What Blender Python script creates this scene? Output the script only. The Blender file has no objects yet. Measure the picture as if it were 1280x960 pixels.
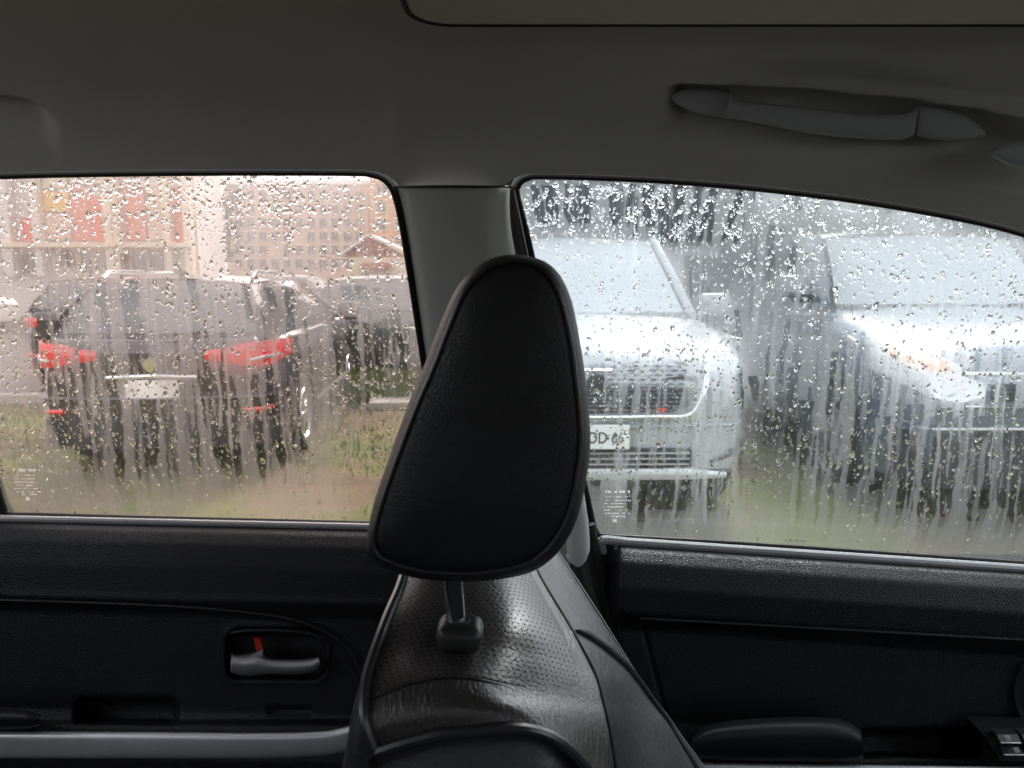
import bpy, bmesh, math, random
import numpy as np
from mathutils import Vector, Matrix
from mathutils.geometry import tessellate_polygon
random.seed(7); RNG = np.random.default_rng(11)
R = math.radians
scn = bpy.context.scene
C = scn.collection

# ------------------------------------------------------------ camera, world, sun, exposure
CAM = Vector((0.0, 0.0, 1.45)); FPX = 924.0; HORIZON = 345.0
PITCH = math.atan((480 - HORIZON) / FPX)
cd = bpy.data.cameras.new("camera"); cam = bpy.data.objects.new("camera", cd); C.objects.link(cam)
cam.location = CAM; cam.rotation_euler = (math.pi / 2 - PITCH, 0, 0)
cd.sensor_width = 36; cd.lens = 36 * FPX / 1280; cd.clip_start = 0.02; cd.clip_end = 2000
cd.dof.use_dof = True; cd.dof.focus_distance = 0.80; cd.dof.aperture_fstop = 14.0
scn.camera = cam
scn.cycles.use_denoising = True
scn.cycles.max_bounces = 14; scn.cycles.transmission_bounces = 10; scn.cycles.transparent_max_bounces = 16
scn.cycles.diffuse_bounces = 5
scn.cycles.sample_clamp_indirect = 8
scn.view_settings.view_transform = 'Standard'; scn.view_settings.look = 'None'
scn.view_settings.exposure = 1.4; scn.view_settings.gamma = 1.0

SUN_EL, SUN_AZ = R(42), R(20)      # azimuth measured from +Y towards +X
world = bpy.data.worlds.new("World"); scn.world = world; world.use_nodes = True
wn = world.node_tree.nodes; wl = world.node_tree.links; wn.clear()
sky = wn.new('ShaderNodeTexSky'); sky.sky_type = 'NISHITA'; sky.sun_disc = False
sky.sun_elevation = SUN_EL; sky.sun_rotation = SUN_AZ
sky.air_density = 1.0; sky.dust_density = 3.0
hsv = wn.new('ShaderNodeHueSaturation'); hsv.inputs['Saturation'].default_value = 0.22
wl.new(sky.outputs[0], hsv.inputs['Color'])
tc = wn.new('ShaderNodeTexCoord'); cn = wn.new('ShaderNodeTexNoise')
cn.inputs['Scale'].default_value = 2.4; cn.inputs['Detail'].default_value = 6
wl.new(tc.outputs['Generated'], cn.inputs['Vector'])
cr_ = wn.new('ShaderNodeMapRange'); cr_.inputs['From Min'].default_value = .3; cr_.inputs['From Max'].default_value = .7
cr_.inputs['To Min'].default_value = .35; cr_.inputs['To Max'].default_value = .85
wl.new(cn.outputs['Fac'], cr_.inputs['Value'])
mxw = wn.new('ShaderNodeMix'); mxw.data_type = 'RGBA'
wl.new(cr_.outputs[0], mxw.inputs['Factor']); wl.new(hsv.outputs[0], mxw.inputs['A']); mxw.inputs['B'].default_value = (7.6, 7.9, 8.3, 1)
bg = wn.new('ShaderNodeBackground'); bg.inputs['Strength'].default_value = 0.13
wl.new(mxw.outputs['Result'], bg.inputs['Color'])
wo = wn.new('ShaderNodeOutputWorld'); wl.new(bg.outputs[0], wo.inputs['Surface'])
sd = bpy.data.lights.new("sun", 'SUN'); sd.energy = 1.4; sd.angle = R(14); sd.color = (1, .96, .9)
so = bpy.data.objects.new("sun", sd); C.objects.link(so)
dirv = Vector((math.sin(SUN_AZ) * math.cos(SUN_EL), math.cos(SUN_AZ) * math.cos(SUN_EL), math.sin(SUN_EL)))
so.rotation_euler = (-dirv).to_track_quat('-Z', 'Y').to_euler(); so.location = (0, 0, 30)

# ------------------------------------------------------------ helpers
FW = Vector((0, math.cos(PITCH), -math.sin(PITCH))); UP = Vector((0, math.sin(PITCH), math.cos(PITCH)))
def ray(px, py):
    return FW + Vector(((px - 640) / FPX, 0, 0)) + UP * ((480 - py) / FPX)
def at(px, py, Y):
    d = ray(px, py); return CAM + d * (Y / d.y)
YB, ZB, KT = 0.87, 1.165, 0.27
def wall_y(z): return YB - KT * (z - ZB)
def ow(px, py, off=0.0):           # point on the leaning side-window plane
    d = ray(px, py); t = (YB + off + KT * (ZB - CAM.z)) / (d.y + KT * d.z)
    return CAM + d * t
def proj(v):
    q = v - CAM; w = q.dot(FW); return (640 + FPX * q.x / w, 480 - FPX * q.dot(UP) / w)
def crs(pts, n, closed=False):     # catmull-rom through points, n samples per span
    P = [Vector(p) for p in pts]; m = len(P); out = []
    rng = range(m) if closed else range(m - 1)
    for i in rng:
        if closed: a, b, c, d = P[(i - 1) % m], P[i], P[(i + 1) % m], P[(i + 2) % m]
        else:
            b, c = P[i], P[i + 1]; a = P[i - 1] if i else b * 2 - c; d = P[i + 2] if i + 2 < m else c * 2 - b
        for k in range(n):
            t = k / n
            out.append(((2 * b) + (c - a) * t + (2 * a - 5 * b + 4 * c - d) * t * t + (3 * b - a - 3 * c + d) * t ** 3) * .5)
    if not closed: out.append(P[-1].copy())
    return out
def interp(x, xs, ys): return float(np.interp(x, xs, ys))
def ss(a, b, x):
    t = min(1, max(0, (x - a) / (b - a))); return t * t * (3 - 2 * t)
def sdrr(px, py, x0, y0, x1, y1, r):   # signed distance to a rounded rectangle
    cx, cy = (x0 + x1) / 2, (y0 + y1) / 2; qx = abs(px - cx) - (x1 - x0) / 2 + r; qy = abs(py - cy) - (y1 - y0) / 2 + r
    return math.hypot(max(qx, 0), max(qy, 0)) + min(max(qx, qy), 0) - r

def tag(o, label=None, cat=None, group=None, kind=None):
    if label: o['label'] = label
    if cat: o['category'] = cat
    if group: o['group'] = group
    if kind: o['kind'] = kind
    return o
def empty(name, loc=(0, 0, 0), rz=0.0):
    o = bpy.data.objects.new(name, None); C.objects.link(o); o.location = loc; o.rotation_euler = (0, 0, rz)
    o.empty_display_size = .1; return o
def meshobj(name, verts, faces, mat, parent=None, smooth=True, uv=None, autosharp=None):
    me = bpy.data.meshes.new(name); me.from_pydata([tuple(v) for v in verts], [], faces)
    me.validate(); 
    if smooth:
        me.polygons.foreach_set('use_smooth', [True] * len(me.polygons))
    if uv is not None and len(uv) == len(me.vertices):
        l = me.uv_layers.new(name='uv'); idx = np.empty(len(me.loops), np.int32); me.loops.foreach_get('vertex_index', idx)
        l.data.foreach_set('uv', np.asarray(uv, np.float32)[idx].ravel())
    me.materials.append(mat); me.update()
    if autosharp:
        try: me.set_sharp_from_angle(angle=R(autosharp))
        except Exception: pass
    o = bpy.data.objects.new(name, me); C.objects.link(o)
    if parent: o.parent = parent
    return o
def gridfaces(nr, nc, closed_c=False):
    f = []
    for i in range(nr - 1):
        for j in range(nc - 1 if not closed_c else nc):
            a = i * nc + j; b = i * nc + (j + 1) % nc
            f.append((a, b, b + nc, a + nc))
    return f
def surf(name, rows, mat, parent=None, uv=True, flip=False):
    nr, nc = len(rows), len(rows[0]); vs = [p for r in rows for p in r]
    f = gridfaces(nr, nc)
    if flip: f = [tuple(reversed(q)) for q in f]
    uvs = None
    if uv:
        uvs = []
        for i, r in enumerate(rows):
            for j in range(nc): uvs.append((j / (nc - 1), i / (nr - 1)))
    return meshobj(name, vs, f, mat, parent, True, uvs)
def patch(ctrl, nu, nv):               # bicubic catmull-rom surface through a control net
    r1 = [crs(r, nu) for r in ctrl]
    cols = list(zip(*r1)); c2 = [crs(c, nv) for c in cols]
    return [list(r) for r in zip(*c2)]
class MB:
    def __init__(s): s.v = []; s.f = []
    def add(s, vs, fs):
        o = len(s.v); s.v += [Vector(v) for v in vs]; s.f += [tuple(i + o for i in f) for f in fs]; return s
    def box(s, c, sz, rot=None, bev=0.0):
        c = Vector(c); hx, hy, hz = sz[0] / 2, sz[1] / 2, sz[2] / 2
        if bev <= 0:
            vs = [Vector((x, y, z)) for x in (-hx, hx) for y in (-hy, hy) for z in (-hz, hz)]
            fs = [(0, 1, 3, 2), (4, 6, 7, 5), (0, 4, 5, 1), (2, 3, 7, 6), (0, 2, 6, 4), (1, 5, 7, 3)]
        else:
            bm = bmesh.new(); bmesh.ops.create_cube(bm, size=1)
            for v in bm.verts: v.co = Vector((v.co.x * sz[0], v.co.y * sz[1], v.co.z * sz[2]))
            bmesh.ops.bevel(bm, geom=list(bm.edges), offset=bev, segments=3, affect='EDGES', profile=.5)
            bm.verts.index_update(); vs = [v.co.copy() for v in bm.verts]; fs = [tuple(v.index for v in f.verts) for f in bm.faces]; bm.free()
        if rot is not None: vs = [rot @ v for v in vs]
        return s.add([v + c for v in vs], fs)
    def tube(s, path, r, n=8, closed=False, flat=1.0, cap=True):
        P = [Vector(p) for p in path]; m = len(P); rs = r if isinstance(r, (list, tuple)) else [r] * m
        vs = []; pn = None
        for i, p in enumerate(P):
            t = (P[(i + 1) % m] - P[i - 1]) if (closed or 0 < i < m - 1) else (P[1] - P[0] if i == 0 else P[-1] - P[-2])
            if t.length < 1e-9: t = Vector((1, 0, 0))
            t.normalize()
            if pn is None:
                a = Vector((0, 0, 1)) if abs(t.z) < .9 else Vector((0, 1, 0)); nrm = (a - t * a.dot(t)).normalized()
            else: nrm = (pn - t * pn.dot(t)).normalized()
            pn = nrm; b = t.cross(nrm)
            for k in range(n):
                a = 2 * math.pi * k / n; vs.append(p + nrm * math.cos(a) * rs[i] * flat + b * math.sin(a) * rs[i])
        fs = []
        for i in range(m if closed else m - 1):
            for k in range(n):
                a = i * n + k; b2 = i * n + (k + 1) % n; j = (i + 1) % m
                fs.append((a, b2, j * n + (k + 1) % n, j * n + k))
        if cap and not closed: fs += [tuple(range(n))[::-1], tuple((m - 1) * n + k for k in range(n))]
        return s.add(vs, fs)
    def prism(s, poly, off):           # closed planar-ish outline given depth vector off
        n = len(poly); P = [Vector(p) for p in poly]; o = Vector(off)
        fs = [tuple(range(n)), tuple(range(2 * n - 1, n - 1, -1))] + [(i, (i + 1) % n, n + (i + 1) % n, n + i) for i in range(n)]
        return s.add(P + [p + o for p in P], fs)
    def build(s, name, mat, parent=None, smooth=False, sharp=35):
        o = meshobj(name, s.v, s.f, mat, parent, smooth, None, sharp if smooth else None)
        return o

# ------------------------------------------------------------ materials
def mat(name, col, rough=.5, metal=0, spec=.5, coat=0, noise=None, bump=None, ior=None, sheen=0):
    m = bpy.data.materials.new(name); m.use_nodes = True; nt = m.node_tree; b = nt.nodes['Principled BSDF']
    b.inputs['Base Color'].default_value = (*col, 1); b.inputs['Roughness'].default_value = rough
    b.inputs['Metallic'].default_value = metal; b.inputs['Specular IOR Level'].default_value = spec
    b.inputs['Coat Weight'].default_value = coat; b.inputs['Coat Roughness'].default_value = .04
    if ior: b.inputs['IOR'].default_value = ior
    if sheen: b.inputs['Sheen Weight'].default_value = sheen
    co = nt.nodes.new('ShaderNodeTexCoord')
    rn_ = nt.nodes.new('ShaderNodeTexNoise'); rn_.inputs['Scale'].default_value = 7; rn_.inputs['Detail'].default_value = 7; rn_.inputs['Roughness'].default_value = .65
    nt.links.new(co.outputs['Object'], rn_.inputs['Vector']); rm_ = nt.nodes.new('ShaderNodeMapRange'); rm_.inputs['From Min'].default_value = .3; rm_.inputs['From Max'].default_value = .7
    rm_.inputs['To Min'].default_value = max(.02, rough - .09 * min(1, rough * 2)); rm_.inputs['To Max'].default_value = min(1, rough + .12 * min(1, rough * 2))
    nt.links.new(rn_.outputs['Fac'], rm_.inputs['Value']); nt.links.new(rm_.outputs[0], b.inputs['Roughness'])
    if noise:     # (scale, second colour, lo, hi)
        n = nt.nodes.new('ShaderNodeTexNoise'); n.inputs['Scale'].default_value = noise[0]; n.inputs['Detail'].default_value = 8
        nt.links.new(co.outputs['Object'], n.inputs['Vector'])
        mr = nt.nodes.new('ShaderNodeMapRange'); mr.inputs['From Min'].default_value = noise[2]; mr.inputs['From Max'].default_value = noise[3]
        nt.links.new(n.outputs['Fac'], mr.inputs['Value'])
        mx = nt.nodes.new('ShaderNodeMix'); mx.data_type = 'RGBA'; nt.links.new(mr.outputs[0], mx.inputs['Factor'])
        mx.inputs['A'].default_value = (*col, 1); mx.inputs['B'].default_value = (*noise[1], 1)
        nt.links.new(mx.outputs['Result'], b.inputs['Base Color'])
    if bump:      # (kind, scale, strength, distance)
        k, sc, st, dist = bump
        if k == 'noise':
            n2 = nt.nodes.new('ShaderNodeTexNoise'); n2.inputs['Scale'].default_value = sc; n2.inputs['Detail'].default_value = 5; out = n2.outputs['Fac']
        else:
            n2 = nt.nodes.new('ShaderNodeTexVoronoi'); n2.inputs['Scale'].default_value = sc; out = n2.outputs['Distance']
            n2.feature = 'DISTANCE_TO_EDGE' if k == 'cells' else 'F1'
        nt.links.new(co.outputs['Object'], n2.inputs['Vector'])
        bp = nt.nodes.new('ShaderNodeBump'); bp.inputs['Strength'].default_value = st; bp.inputs['Distance'].default_value = dist
        nt.links.new(out, bp.inputs['Height']); nt.links.new(bp.outputs[0], b.inputs['Normal'])
    return m
M = {}
M['liner'] = mat('headliner_fabric', (.55, .535, .53), .95, spec=.1, noise=(5, (.48, .465, .46), .35, .7), bump=('noise', 1400, .35, .0006), sheen=.1)
M['trimgrey'] = mat('grey_pillar_plastic', (.50, .51, .49), .6, spec=.35, bump=('noise', 900, .25, .0004))
M['handle'] = mat('handle_grey_plastic', (.36, .375, .39), .6, spec=.35, bump=('noise', 900, .25, .0004))
M['rubber'] = mat('black_rubber', (.012, .012, .012), .55, spec=.3)
M['frame'] = mat('dark_door_frame', (.06, .062, .06), .5, spec=.4, bump=('noise', 500, .2, .0003))
M['panel'] = mat('black_door_plastic', (.008, .0085, .0105), .46, spec=.42, bump=('cells', 380, 1.0, .0010))
M['inset'] = mat('black_inset_vinyl', (.008, .0085, .010), .55, spec=.4, bump=('noise', 700, .35, .0006))
M['arm'] = mat('armrest_vinyl', (.009, .0095, .012), .5, spec=.4, bump=('noise', 900, .3, .0004))
M['silver'] = mat('satin_silver_trim', (.66, .67, .69), .38, metal=.5, noise=(30, (.60, .61, .63), .4, .7))
M['lever'] = mat('silver_lever_plastic', (.40, .40, .41), .38, metal=.35)
M['bead'] = mat('sill_weatherstrip', (.28, .28, .29), .3, spec=1.0)  # grey lightened so the strip carries the sill highlight
M['red'] = mat('red_lock_marker', (.55, .03, .015), .4)
M['chrome'] = mat('chrome', (.80, .81, .83), .16, metal=1)
M['guide'] = mat('guide_plastic', (.03, .03, .03), .38, spec=.5, bump=('noise', 900, .15, .0003))
M['leather'] = mat('black_leather', (.030, .029, .029), .42, spec=.55, noise=(14, (.022, .022, .022), .35, .7), bump=('noise', 420, .5, .0012))
M['leather_side'] = mat('smooth_black_leather', (.028, .028, .031), .38, spec=.7, noise=(40, (.034, .034, .036), .5, .8), bump=('noise', 160, .5, .0016))
M['headrest'] = mat('headrest_leather', (.020, .0215, .028), .42, spec=.55, noise=(25, (.014, .0145, .0175), .4, .7), bump=('cells', 520, .55, .0008))
M['piping'] = mat('black_piping', (.035, .035, .038), .3, spec=.9)
M['print'] = mat('white_print', (.75, .75, .72), .7)
def translucent(name, c):
    m = bpy.data.materials.new(name); m.use_nodes = True; nt = m.node_tree; nt.nodes.clear(); o = nt.nodes.new('ShaderNodeOutputMaterial'); t = nt.nodes.new('ShaderNodeBsdfTranslucent'); t.inputs['Color'].default_value = (*c, 1); nt.links.new(t.outputs[0], o.inputs['Surface']); return m
M['print'] = translucent('etched_white_print', (.34, .335, .32))
M['glyph'] = mat('switch_print', (.8, .82, .85), .5)

def leather_perf():                     # perforated leather: rows of pinholes in uv space + grain
    m = mat('perforated_leather', (.046, .042, .040), .30, spec=1.0); nt = m.node_tree; b = nt.nodes['Principled BSDF']
    uv = nt.nodes.new('ShaderNodeAttribute'); uv.attribute_name = 'perf'
    sep = nt.nodes.new('ShaderNodeSeparateXYZ'); nt.links.new(uv.outputs['Vector'], sep.inputs[0])
    def mth(op, a, bb=None, c=None):
        n = nt.nodes.new('ShaderNodeMath'); n.operation = op
        for i, x in enumerate((a, bb, c)):
            if x is None: continue
            if isinstance(x, (int, float)): n.inputs[i].default_value = x
            else: nt.links.new(x, n.inputs[i])
        return n.outputs[0]
    u, v, w = sep.outputs[0], sep.outputs[1], sep.outputs[2]
    row = mth('FLOOR', v)
    odd = mth('MULTIPLY', mth('MODULO', row, 2.0), .5)
    fu = mth('SUBTRACT', mth('FRACT', mth('ADD', u, odd)), .5); fv = mth('SUBTRACT', mth('FRACT', v), .5)
    d = mth('SQRT', mth('ADD', mth('MULTIPLY', fu, fu), mth('MULTIPLY', fv, fv)))
    hole = mth('LESS_THAN', d, .15)
    hole = mth('MULTIPLY', hole, w)
    mx = nt.nodes.new('ShaderNodeMix'); mx.data_type = 'RGBA'; mx.inputs['A'].default_value = (.046, .042, .040, 1); mx.inputs['B'].default_value = (.002, .002, .002, 1)
    nt.links.new(hole, mx.inputs['Factor']); nt.links.new(mx.outputs['Result'], b.inputs['Base Color'])
    sp = mth('SUBTRACT', .9, mth('MULTIPLY', hole, .9)); nt.links.new(sp, b.inputs['Specular IOR Level'])
    co = nt.nodes.new('ShaderNodeTexCoord'); n2 = nt.nodes.new('ShaderNodeTexNoise'); n2.inputs['Scale'].default_value = 380; n2.inputs['Detail'].default_value = 5
    nt.links.new(co.outputs['Object'], n2.inputs['Vector'])
    cmb = nt.nodes.new('ShaderNodeCombineXYZ'); nt.links.new(mth('MULTIPLY', u, 1.9), cmb.inputs[0]); nt.links.new(mth('MULTIPLY', v, .55), cmb.inputs[1])
    n3 = nt.nodes.new('ShaderNodeTexNoise'); n3.inputs['Scale'].default_value = 1.0; n3.inputs['Detail'].default_value = 4; n3.inputs['Distortion'].default_value = .8
    nt.links.new(cmb.outputs[0], n3.inputs['Vector'])
    n4 = nt.nodes.new('ShaderNodeTexNoise'); n4.inputs['Scale'].default_value = 28; nt.links.new(co.outputs['Object'], n4.inputs['Vector'])
    cre = mth('MULTIPLY', mth('MULTIPLY', n3.outputs['Fac'], mth('SUBTRACT', 1.0, w)), mth('MULTIPLY', n4.outputs['Fac'], 1.0))
    h = mth('SUBTRACT', mth('ADD', mth('MULTIPLY', n2.outputs['Fac'], .35), cre), mth('MULTIPLY', hole, 1.0))
    bp = nt.nodes.new('ShaderNodeBump'); bp.inputs['Strength'].default_value = .85; bp.inputs['Distance'].default_value = .0013
    nt.links.new(h, bp.inputs['Height']); nt.links.new(bp.outputs[0], b.inputs['Normal'])
    return m
M['perf'] = leather_perf()

def fogglass(name, tint):               # misted pane: clear glass where 'fog' is 0, scattering water film where it is 1
    m = bpy.data.materials.new(name); m.use_nodes = True; nt = m.node_tree; nt.nodes.clear(); N = nt.nodes; L = nt.links
    out = N.new('ShaderNodeOutputMaterial'); at_ = N.new('ShaderNodeAttribute'); at_.attribute_name = 'fog'
    tr = N.new('ShaderNodeBsdfTransparent'); tr.inputs['Color'].default_value = (*tint, 1)
    tl = N.new('ShaderNodeBsdfTranslucent'); tl.inputs['Color'].default_value = (tint[0] * .30, tint[1] * .30, tint[2] * .30, 1)
    rf = N.new('ShaderNodeBsdfRefraction'); rf.inputs['IOR'].default_value = 1.03; rf.inputs['Roughness'].default_value = .62
    rf.inputs['Color'].default_value = (*tint, 1)
    rw_ = N.new('ShaderNodeBsdfRefraction'); rw_.inputs['IOR'].default_value = 1.15; rw_.inputs['Roughness'].default_value = .85; rw_.inputs['Color'].default_value = (*tint, 1)
    m0 = N.new('ShaderNodeMixShader'); m0.inputs[0].default_value = .55; L.new(tl.outputs[0], m0.inputs[1]); L.new(rw_.outputs[0], m0.inputs[2])
    m1 = N.new('ShaderNodeMixShader'); m1.inputs[0].default_value = .30; L.new(m0.outputs[0], m1.inputs[1]); L.new(rf.outputs[0], m1.inputs[2])
    m2 = N.new('ShaderNodeMixShader'); L.new(at_.outputs['Fac'], m2.inputs[0]); L.new(tr.outputs[0], m2.inputs[1]); L.new(m1.outputs[0], m2.inputs[2])
    gl = N.new('ShaderNodeBsdfGlossy'); gl.inputs['Roughness'].default_value = .06
    fr = N.new('ShaderNodeFresnel'); fr.inputs['IOR'].default_value = 1.35
    m3 = N.new('ShaderNodeMixShader'); L.new(fr.outputs[0], m3.inputs[0]); L.new(m2.outputs[0], m3.inputs[1]); L.new(gl.outputs[0], m3.inputs[2])
    L.new(m3.outputs[0], out.inputs['Surface']); return m
M['fog_rear'] = fogglass('misted_rear_glass', (1.0, .865, .82))  # warm cast of the light put into the pane's tint
M['far_dim'] = fogglass('light_cutting_far_glass', (.30, .30, .33))  # dark tint made up to cut light from the unseen far and tail windows
M['fog_front'] = fogglass('misted_front_glass', (.93, .975, 1.0))  # cool cast of the light carried by the glass tint
def water():
    m = bpy.data.materials.new('raindrop_water'); m.use_nodes = True; nt = m.node_tree; nt.nodes.clear()
    out = nt.nodes.new('ShaderNodeOutputMaterial'); g = nt.nodes.new('ShaderNodeBsdfGlass'); g.inputs['IOR'].default_value = 1.33; g.inputs['Roughness'].default_value = 0.0
    nt.links.new(g.outputs[0], out.inputs['Surface']); return m
M['water'] = water()
# outdoor
M['carglass'] = mat('car_glass', (.035, .042, .045), .05, spec=1.0, ior=1.7)
M['carglass_sky'] = mat('sky_sheen_windscreen_glass', (.26, .30, .32), .05, spec=1.0, ior=1.9)  # pale base colour carries the sky reflection on the windscreens
M['tyre'] = mat('tyre_rubber', (.015, .015, .015), .8, noise=(20, (.03, .027, .022), .4, .7))
M['rim'] = mat('alloy', (.55, .56, .58), .3, metal=.8)
M['dark_alloy'] = mat('dark_alloy', (.10, .10, .11), .35, metal=.7)
M['blackplastic'] = mat('bumper_plastic', (.02, .02, .022), .6)
M['lamp_clear'] = mat('headlamp_lens', (.62, .64, .66), .08, metal=.5, spec=1.0, coat=1)
M['lamp_amber'] = mat('headlamp_amber', (.85, .42, .22), .15, coat=1)
M['lamp_red'] = mat('tail_lamp_red', (.72, .012, .012), .12, coat=1, spec=.9)
M['chrome_bar'] = mat('grille_chrome', (.8, .81, .83), .12, metal=1)
M['grille_grey'] = mat('grille_grey_metal', (.13, .135, .15), .35, metal=.6)
M['plate'] = mat('plate_white', (.78, .78, .76), .45, noise=(12, (.66, .66, .64), .45, .75))
M['ink'] = mat('plate_ink', (.03, .03, .035), .5)
def paint(name, col, metal=.3): return mat(name, col, .28, metal=metal, coat=1, noise=(3.5, tuple(c * .86 for c in col), .4, .75), bump=('noise', 260, .08, .0006))
M['white_paint'] = paint('wet_white_paint', (.36, .375, .395), .0)
M['blue_paint'] = paint('wet_silver_blue_paint', (.085, .11, .145), .1)
M['dark_paint'] = paint('wet_plum_grey_paint', (.055, .046, .052), .4)
M['black_paint'] = paint('wet_black_paint', (.012, .012, .013), .2)
M['sage_paint'] = paint('wet_grey_green_paint', (.055, .065, .062), .3)
M['cream_paint'] = paint('wet_cream_paint', (.7, .66, .6), 0)

def ground_mat():
    m = mat('wet_patchy_grass_ground', (.1, .1, .05), .85); nt = m.node_tree; b = nt.nodes['Principled BSDF']
    co = nt.nodes.new('ShaderNodeTexCoord'); n = nt.nodes.new('ShaderNodeTexNoise'); n.inputs['Scale'].default_value = .9; n.inputs['Detail'].default_value = 9; n.inputs['Roughness'].default_value = .62
    nt.links.new(co.outputs['Object'], n.inputs['Vector'])
    r = nt.nodes.new('ShaderNodeValToRGB'); e = r.color_ramp.elements
    e[0].position = .34; e[0].color = (.085, .060, .036, 1); e[1].position = .66; e[1].color = (.075, .125, .014, 1)
    x = e.new(.46); x.color = (.150, .105, .050, 1); x = e.new(.54); x.color = (.130, .145, .026, 1)
    nt.links.new(n.outputs['Fac'], r.inputs[0]); nt.links.new(r.outputs[0], b.inputs['Base Color'])
    n2 = nt.nodes.new('ShaderNodeTexNoise'); n2.inputs['Scale'].default_value = 30; n2.inputs['Detail'].default_value = 6; nt.links.new(co.outputs['Object'], n2.inputs['Vector'])
    bp = nt.nodes.new('ShaderNodeBump'); bp.inputs['Strength'].default_value = .8; bp.inputs['Distance'].default_value = .04; nt.links.new(n2.outputs['Fac'], bp.inputs['Height']); nt.links.new(bp.outputs[0], b.inputs['Normal'])
    return m
M['ground'] = ground_mat()
M['asphalt'] = mat('wet_asphalt', (.075, .07, .07), .45, noise=(1.4, (.13, .12, .12), .35, .7), bump=('noise', 60, .3, .01))
M['concrete'] = mat('kerb_concrete', (.42, .40, .38), .8, noise=(6, (.33, .31, .29), .4, .7))
M['blade'] = mat('grass_blade', (.075, .145, .018), .7, noise=(1.5, (.15, .17, .035), .4, .65))

# ============================================================ LARGE STRUCTURE: outdoors
g = MB(); g.add([(-400, -120, 0), (400, -120, 0), (400, 900, 0), (-400, 900, 0)], [(0, 1, 2, 3)])
go = g.build('ground', M['ground']); tag(go, kind='structure')
g = MB(); g.add([(-60, 9.2, .004), (-5.2, 8.4, .004), (-1.2, 13.5, .004), (12, 13.9, .004), (60, 13.9, .004), (60, 60, .004), (-60, 60, .004)], [(0, 1, 2, 3, 4, 5, 6)])
tag(g.build('road', M['asphalt']), kind='structure')
g = MB()
kp = [Vector((-60, 9.2, .0)), Vector((-5.2, 8.4, 0)), Vector((-1.2, 13.5, 0)), Vector((12, 13.9, 0))]
for a, b in zip(kp, kp[1:]):
    d = b - a; L = d.length; ang = math.atan2(d.y, d.x)
    n = int(L / 1.0)
    for i in range(n):
        if random.random() < .12: continue
        g.box(a + d * ((i + .5) / n) + Vector((0, 0, .05)), (L / n - .015, .14, .12), Matrix.Rotation(ang, 3, 'Z'), .012)
ko = g.build('kerb', M['concrete']); tag(ko, kind='structure')
g = MB(); g.box((-1.22, 8.2, .03), (.75, .42, .1), Matrix.Rotation(.1, 3, 'Z'), .02)
tag(g.build('paving_slab', M['concrete']), 'pale concrete slab lying in the grass beside the grey-green car', 'slab')

# ---- buildings left
def wmat(n, c, r=.8, d=.85): return mat(n, c, r, noise=(.8, tuple(x * d for x in c), .35, .7), bump=('noise', 14, .2, .01))
M['wpale'] = wmat('pale_render', (.68, .65, .62)); M['wcream'] = wmat('cream_render', (.74, .65, .50)); M['wpink'] = wmat('dusty_pink_render', (.66, .51, .43))
M['pred'] = wmat('red_facade_panel', (.74, .12, .07)); M['pyellow'] = wmat('yellow_facade_panel', (.80, .52, .16)); M['ppink'] = wmat('salmon_facade_panel', (.68, .26, .19))
M['worange'] = wmat('orange_render', (.66, .40, .24)); M['winglass'] = mat('far_window_glass', (.06, .08, .10), .1, spec=1)
M['dark'] = mat('dark_opening', (.02, .02, .022), .7); M['roofred'] = wmat('red_brown_roof_sheet', (.33, .12, .08), .6, .6)
def bx(name, m, par, x0, x1, y0, y1, z0, z1, bev=0):
    b = MB(); b.box(((x0 + x1) / 2, (y0 + y1) / 2, (z0 + z1) / 2), (x1 - x0, y1 - y0, z1 - z0), None, bev); return b.build(name, m, par)
def X(px, Y): return (px - 640) / FPX * Y * 1.0
def pz(py, Y): return at(640, py, Y).z
def pxx(px, py, Y): return at(px, py, Y).x

def window(par, x0, x1, z0, z1, yf, frame=M['wpale']):
    b = MB(); t = (x1 - x0) * .09
    for (a, c, d, e) in ((x0 - t, x1 + t, z1, z1 + t), (x0 - t, x1 + t, z0 - t * 1.6, z0), (x0 - t, x0, z0, z1), (x1, x1 + t, z0, z1), ((x0 + x1) / 2 - t / 3, (x0 + x1) / 2 + t / 3, z0, z1)):
        b.box(((a + c) / 2, yf - .05, (d + e) / 2), (c - a, .12, e - d))
    w = b.build('window', frame, par)
    p = MB(); p.box(((x0 + x1) / 2, yf - .012, (z0 + z1) / 2), (x1 - x0, .02, z1 - z0)); p.build('pane', M['winglass'], w)

YC = 27.0
com = empty('shop_building', (pxx(80, 345, YC), YC, 0)); tag(com, 'pale shop building with yellow, salmon and red facade panels behind the rear window', 'building')
def lp(name, m, x0, y0, x1, y1, d, th=.25, par=com):      # panel at picture position, standing d in front of the facade
    a = at(x0, y1, YC); b = at(x1, y0, YC); w = bx(name, m, par, pxx(x0, 300, YC) - com.location.x, pxx(x1, 300, YC) - com.location.x, -d - th, -d, max(.01, a.z), b.z, .02); return w
def lw(x0, y0, x1, y1, frame):
    a = at(x0, y1, YC); b = at(x1, y0, YC); window(com, pxx(x0, 300, YC) - com.location.x, pxx(x1, 300, YC) - com.location.x, a.z, b.z, -.001, frame)
a = at(-260, 345, YC); b = at(246, 120, YC); b.x = pxx(247, 300, YC)
bx('wall', M['wpale'], com, a.x - com.location.x, b.x - com.location.x, 0, 2.5, 0, b.z - .8, 0)
bx('parapet', M['wcream'], com, a.x - com.location.x - .1, b.x - com.location.x + .1, -.15, 2.6, b.z - .8, b.z, .03)
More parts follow.
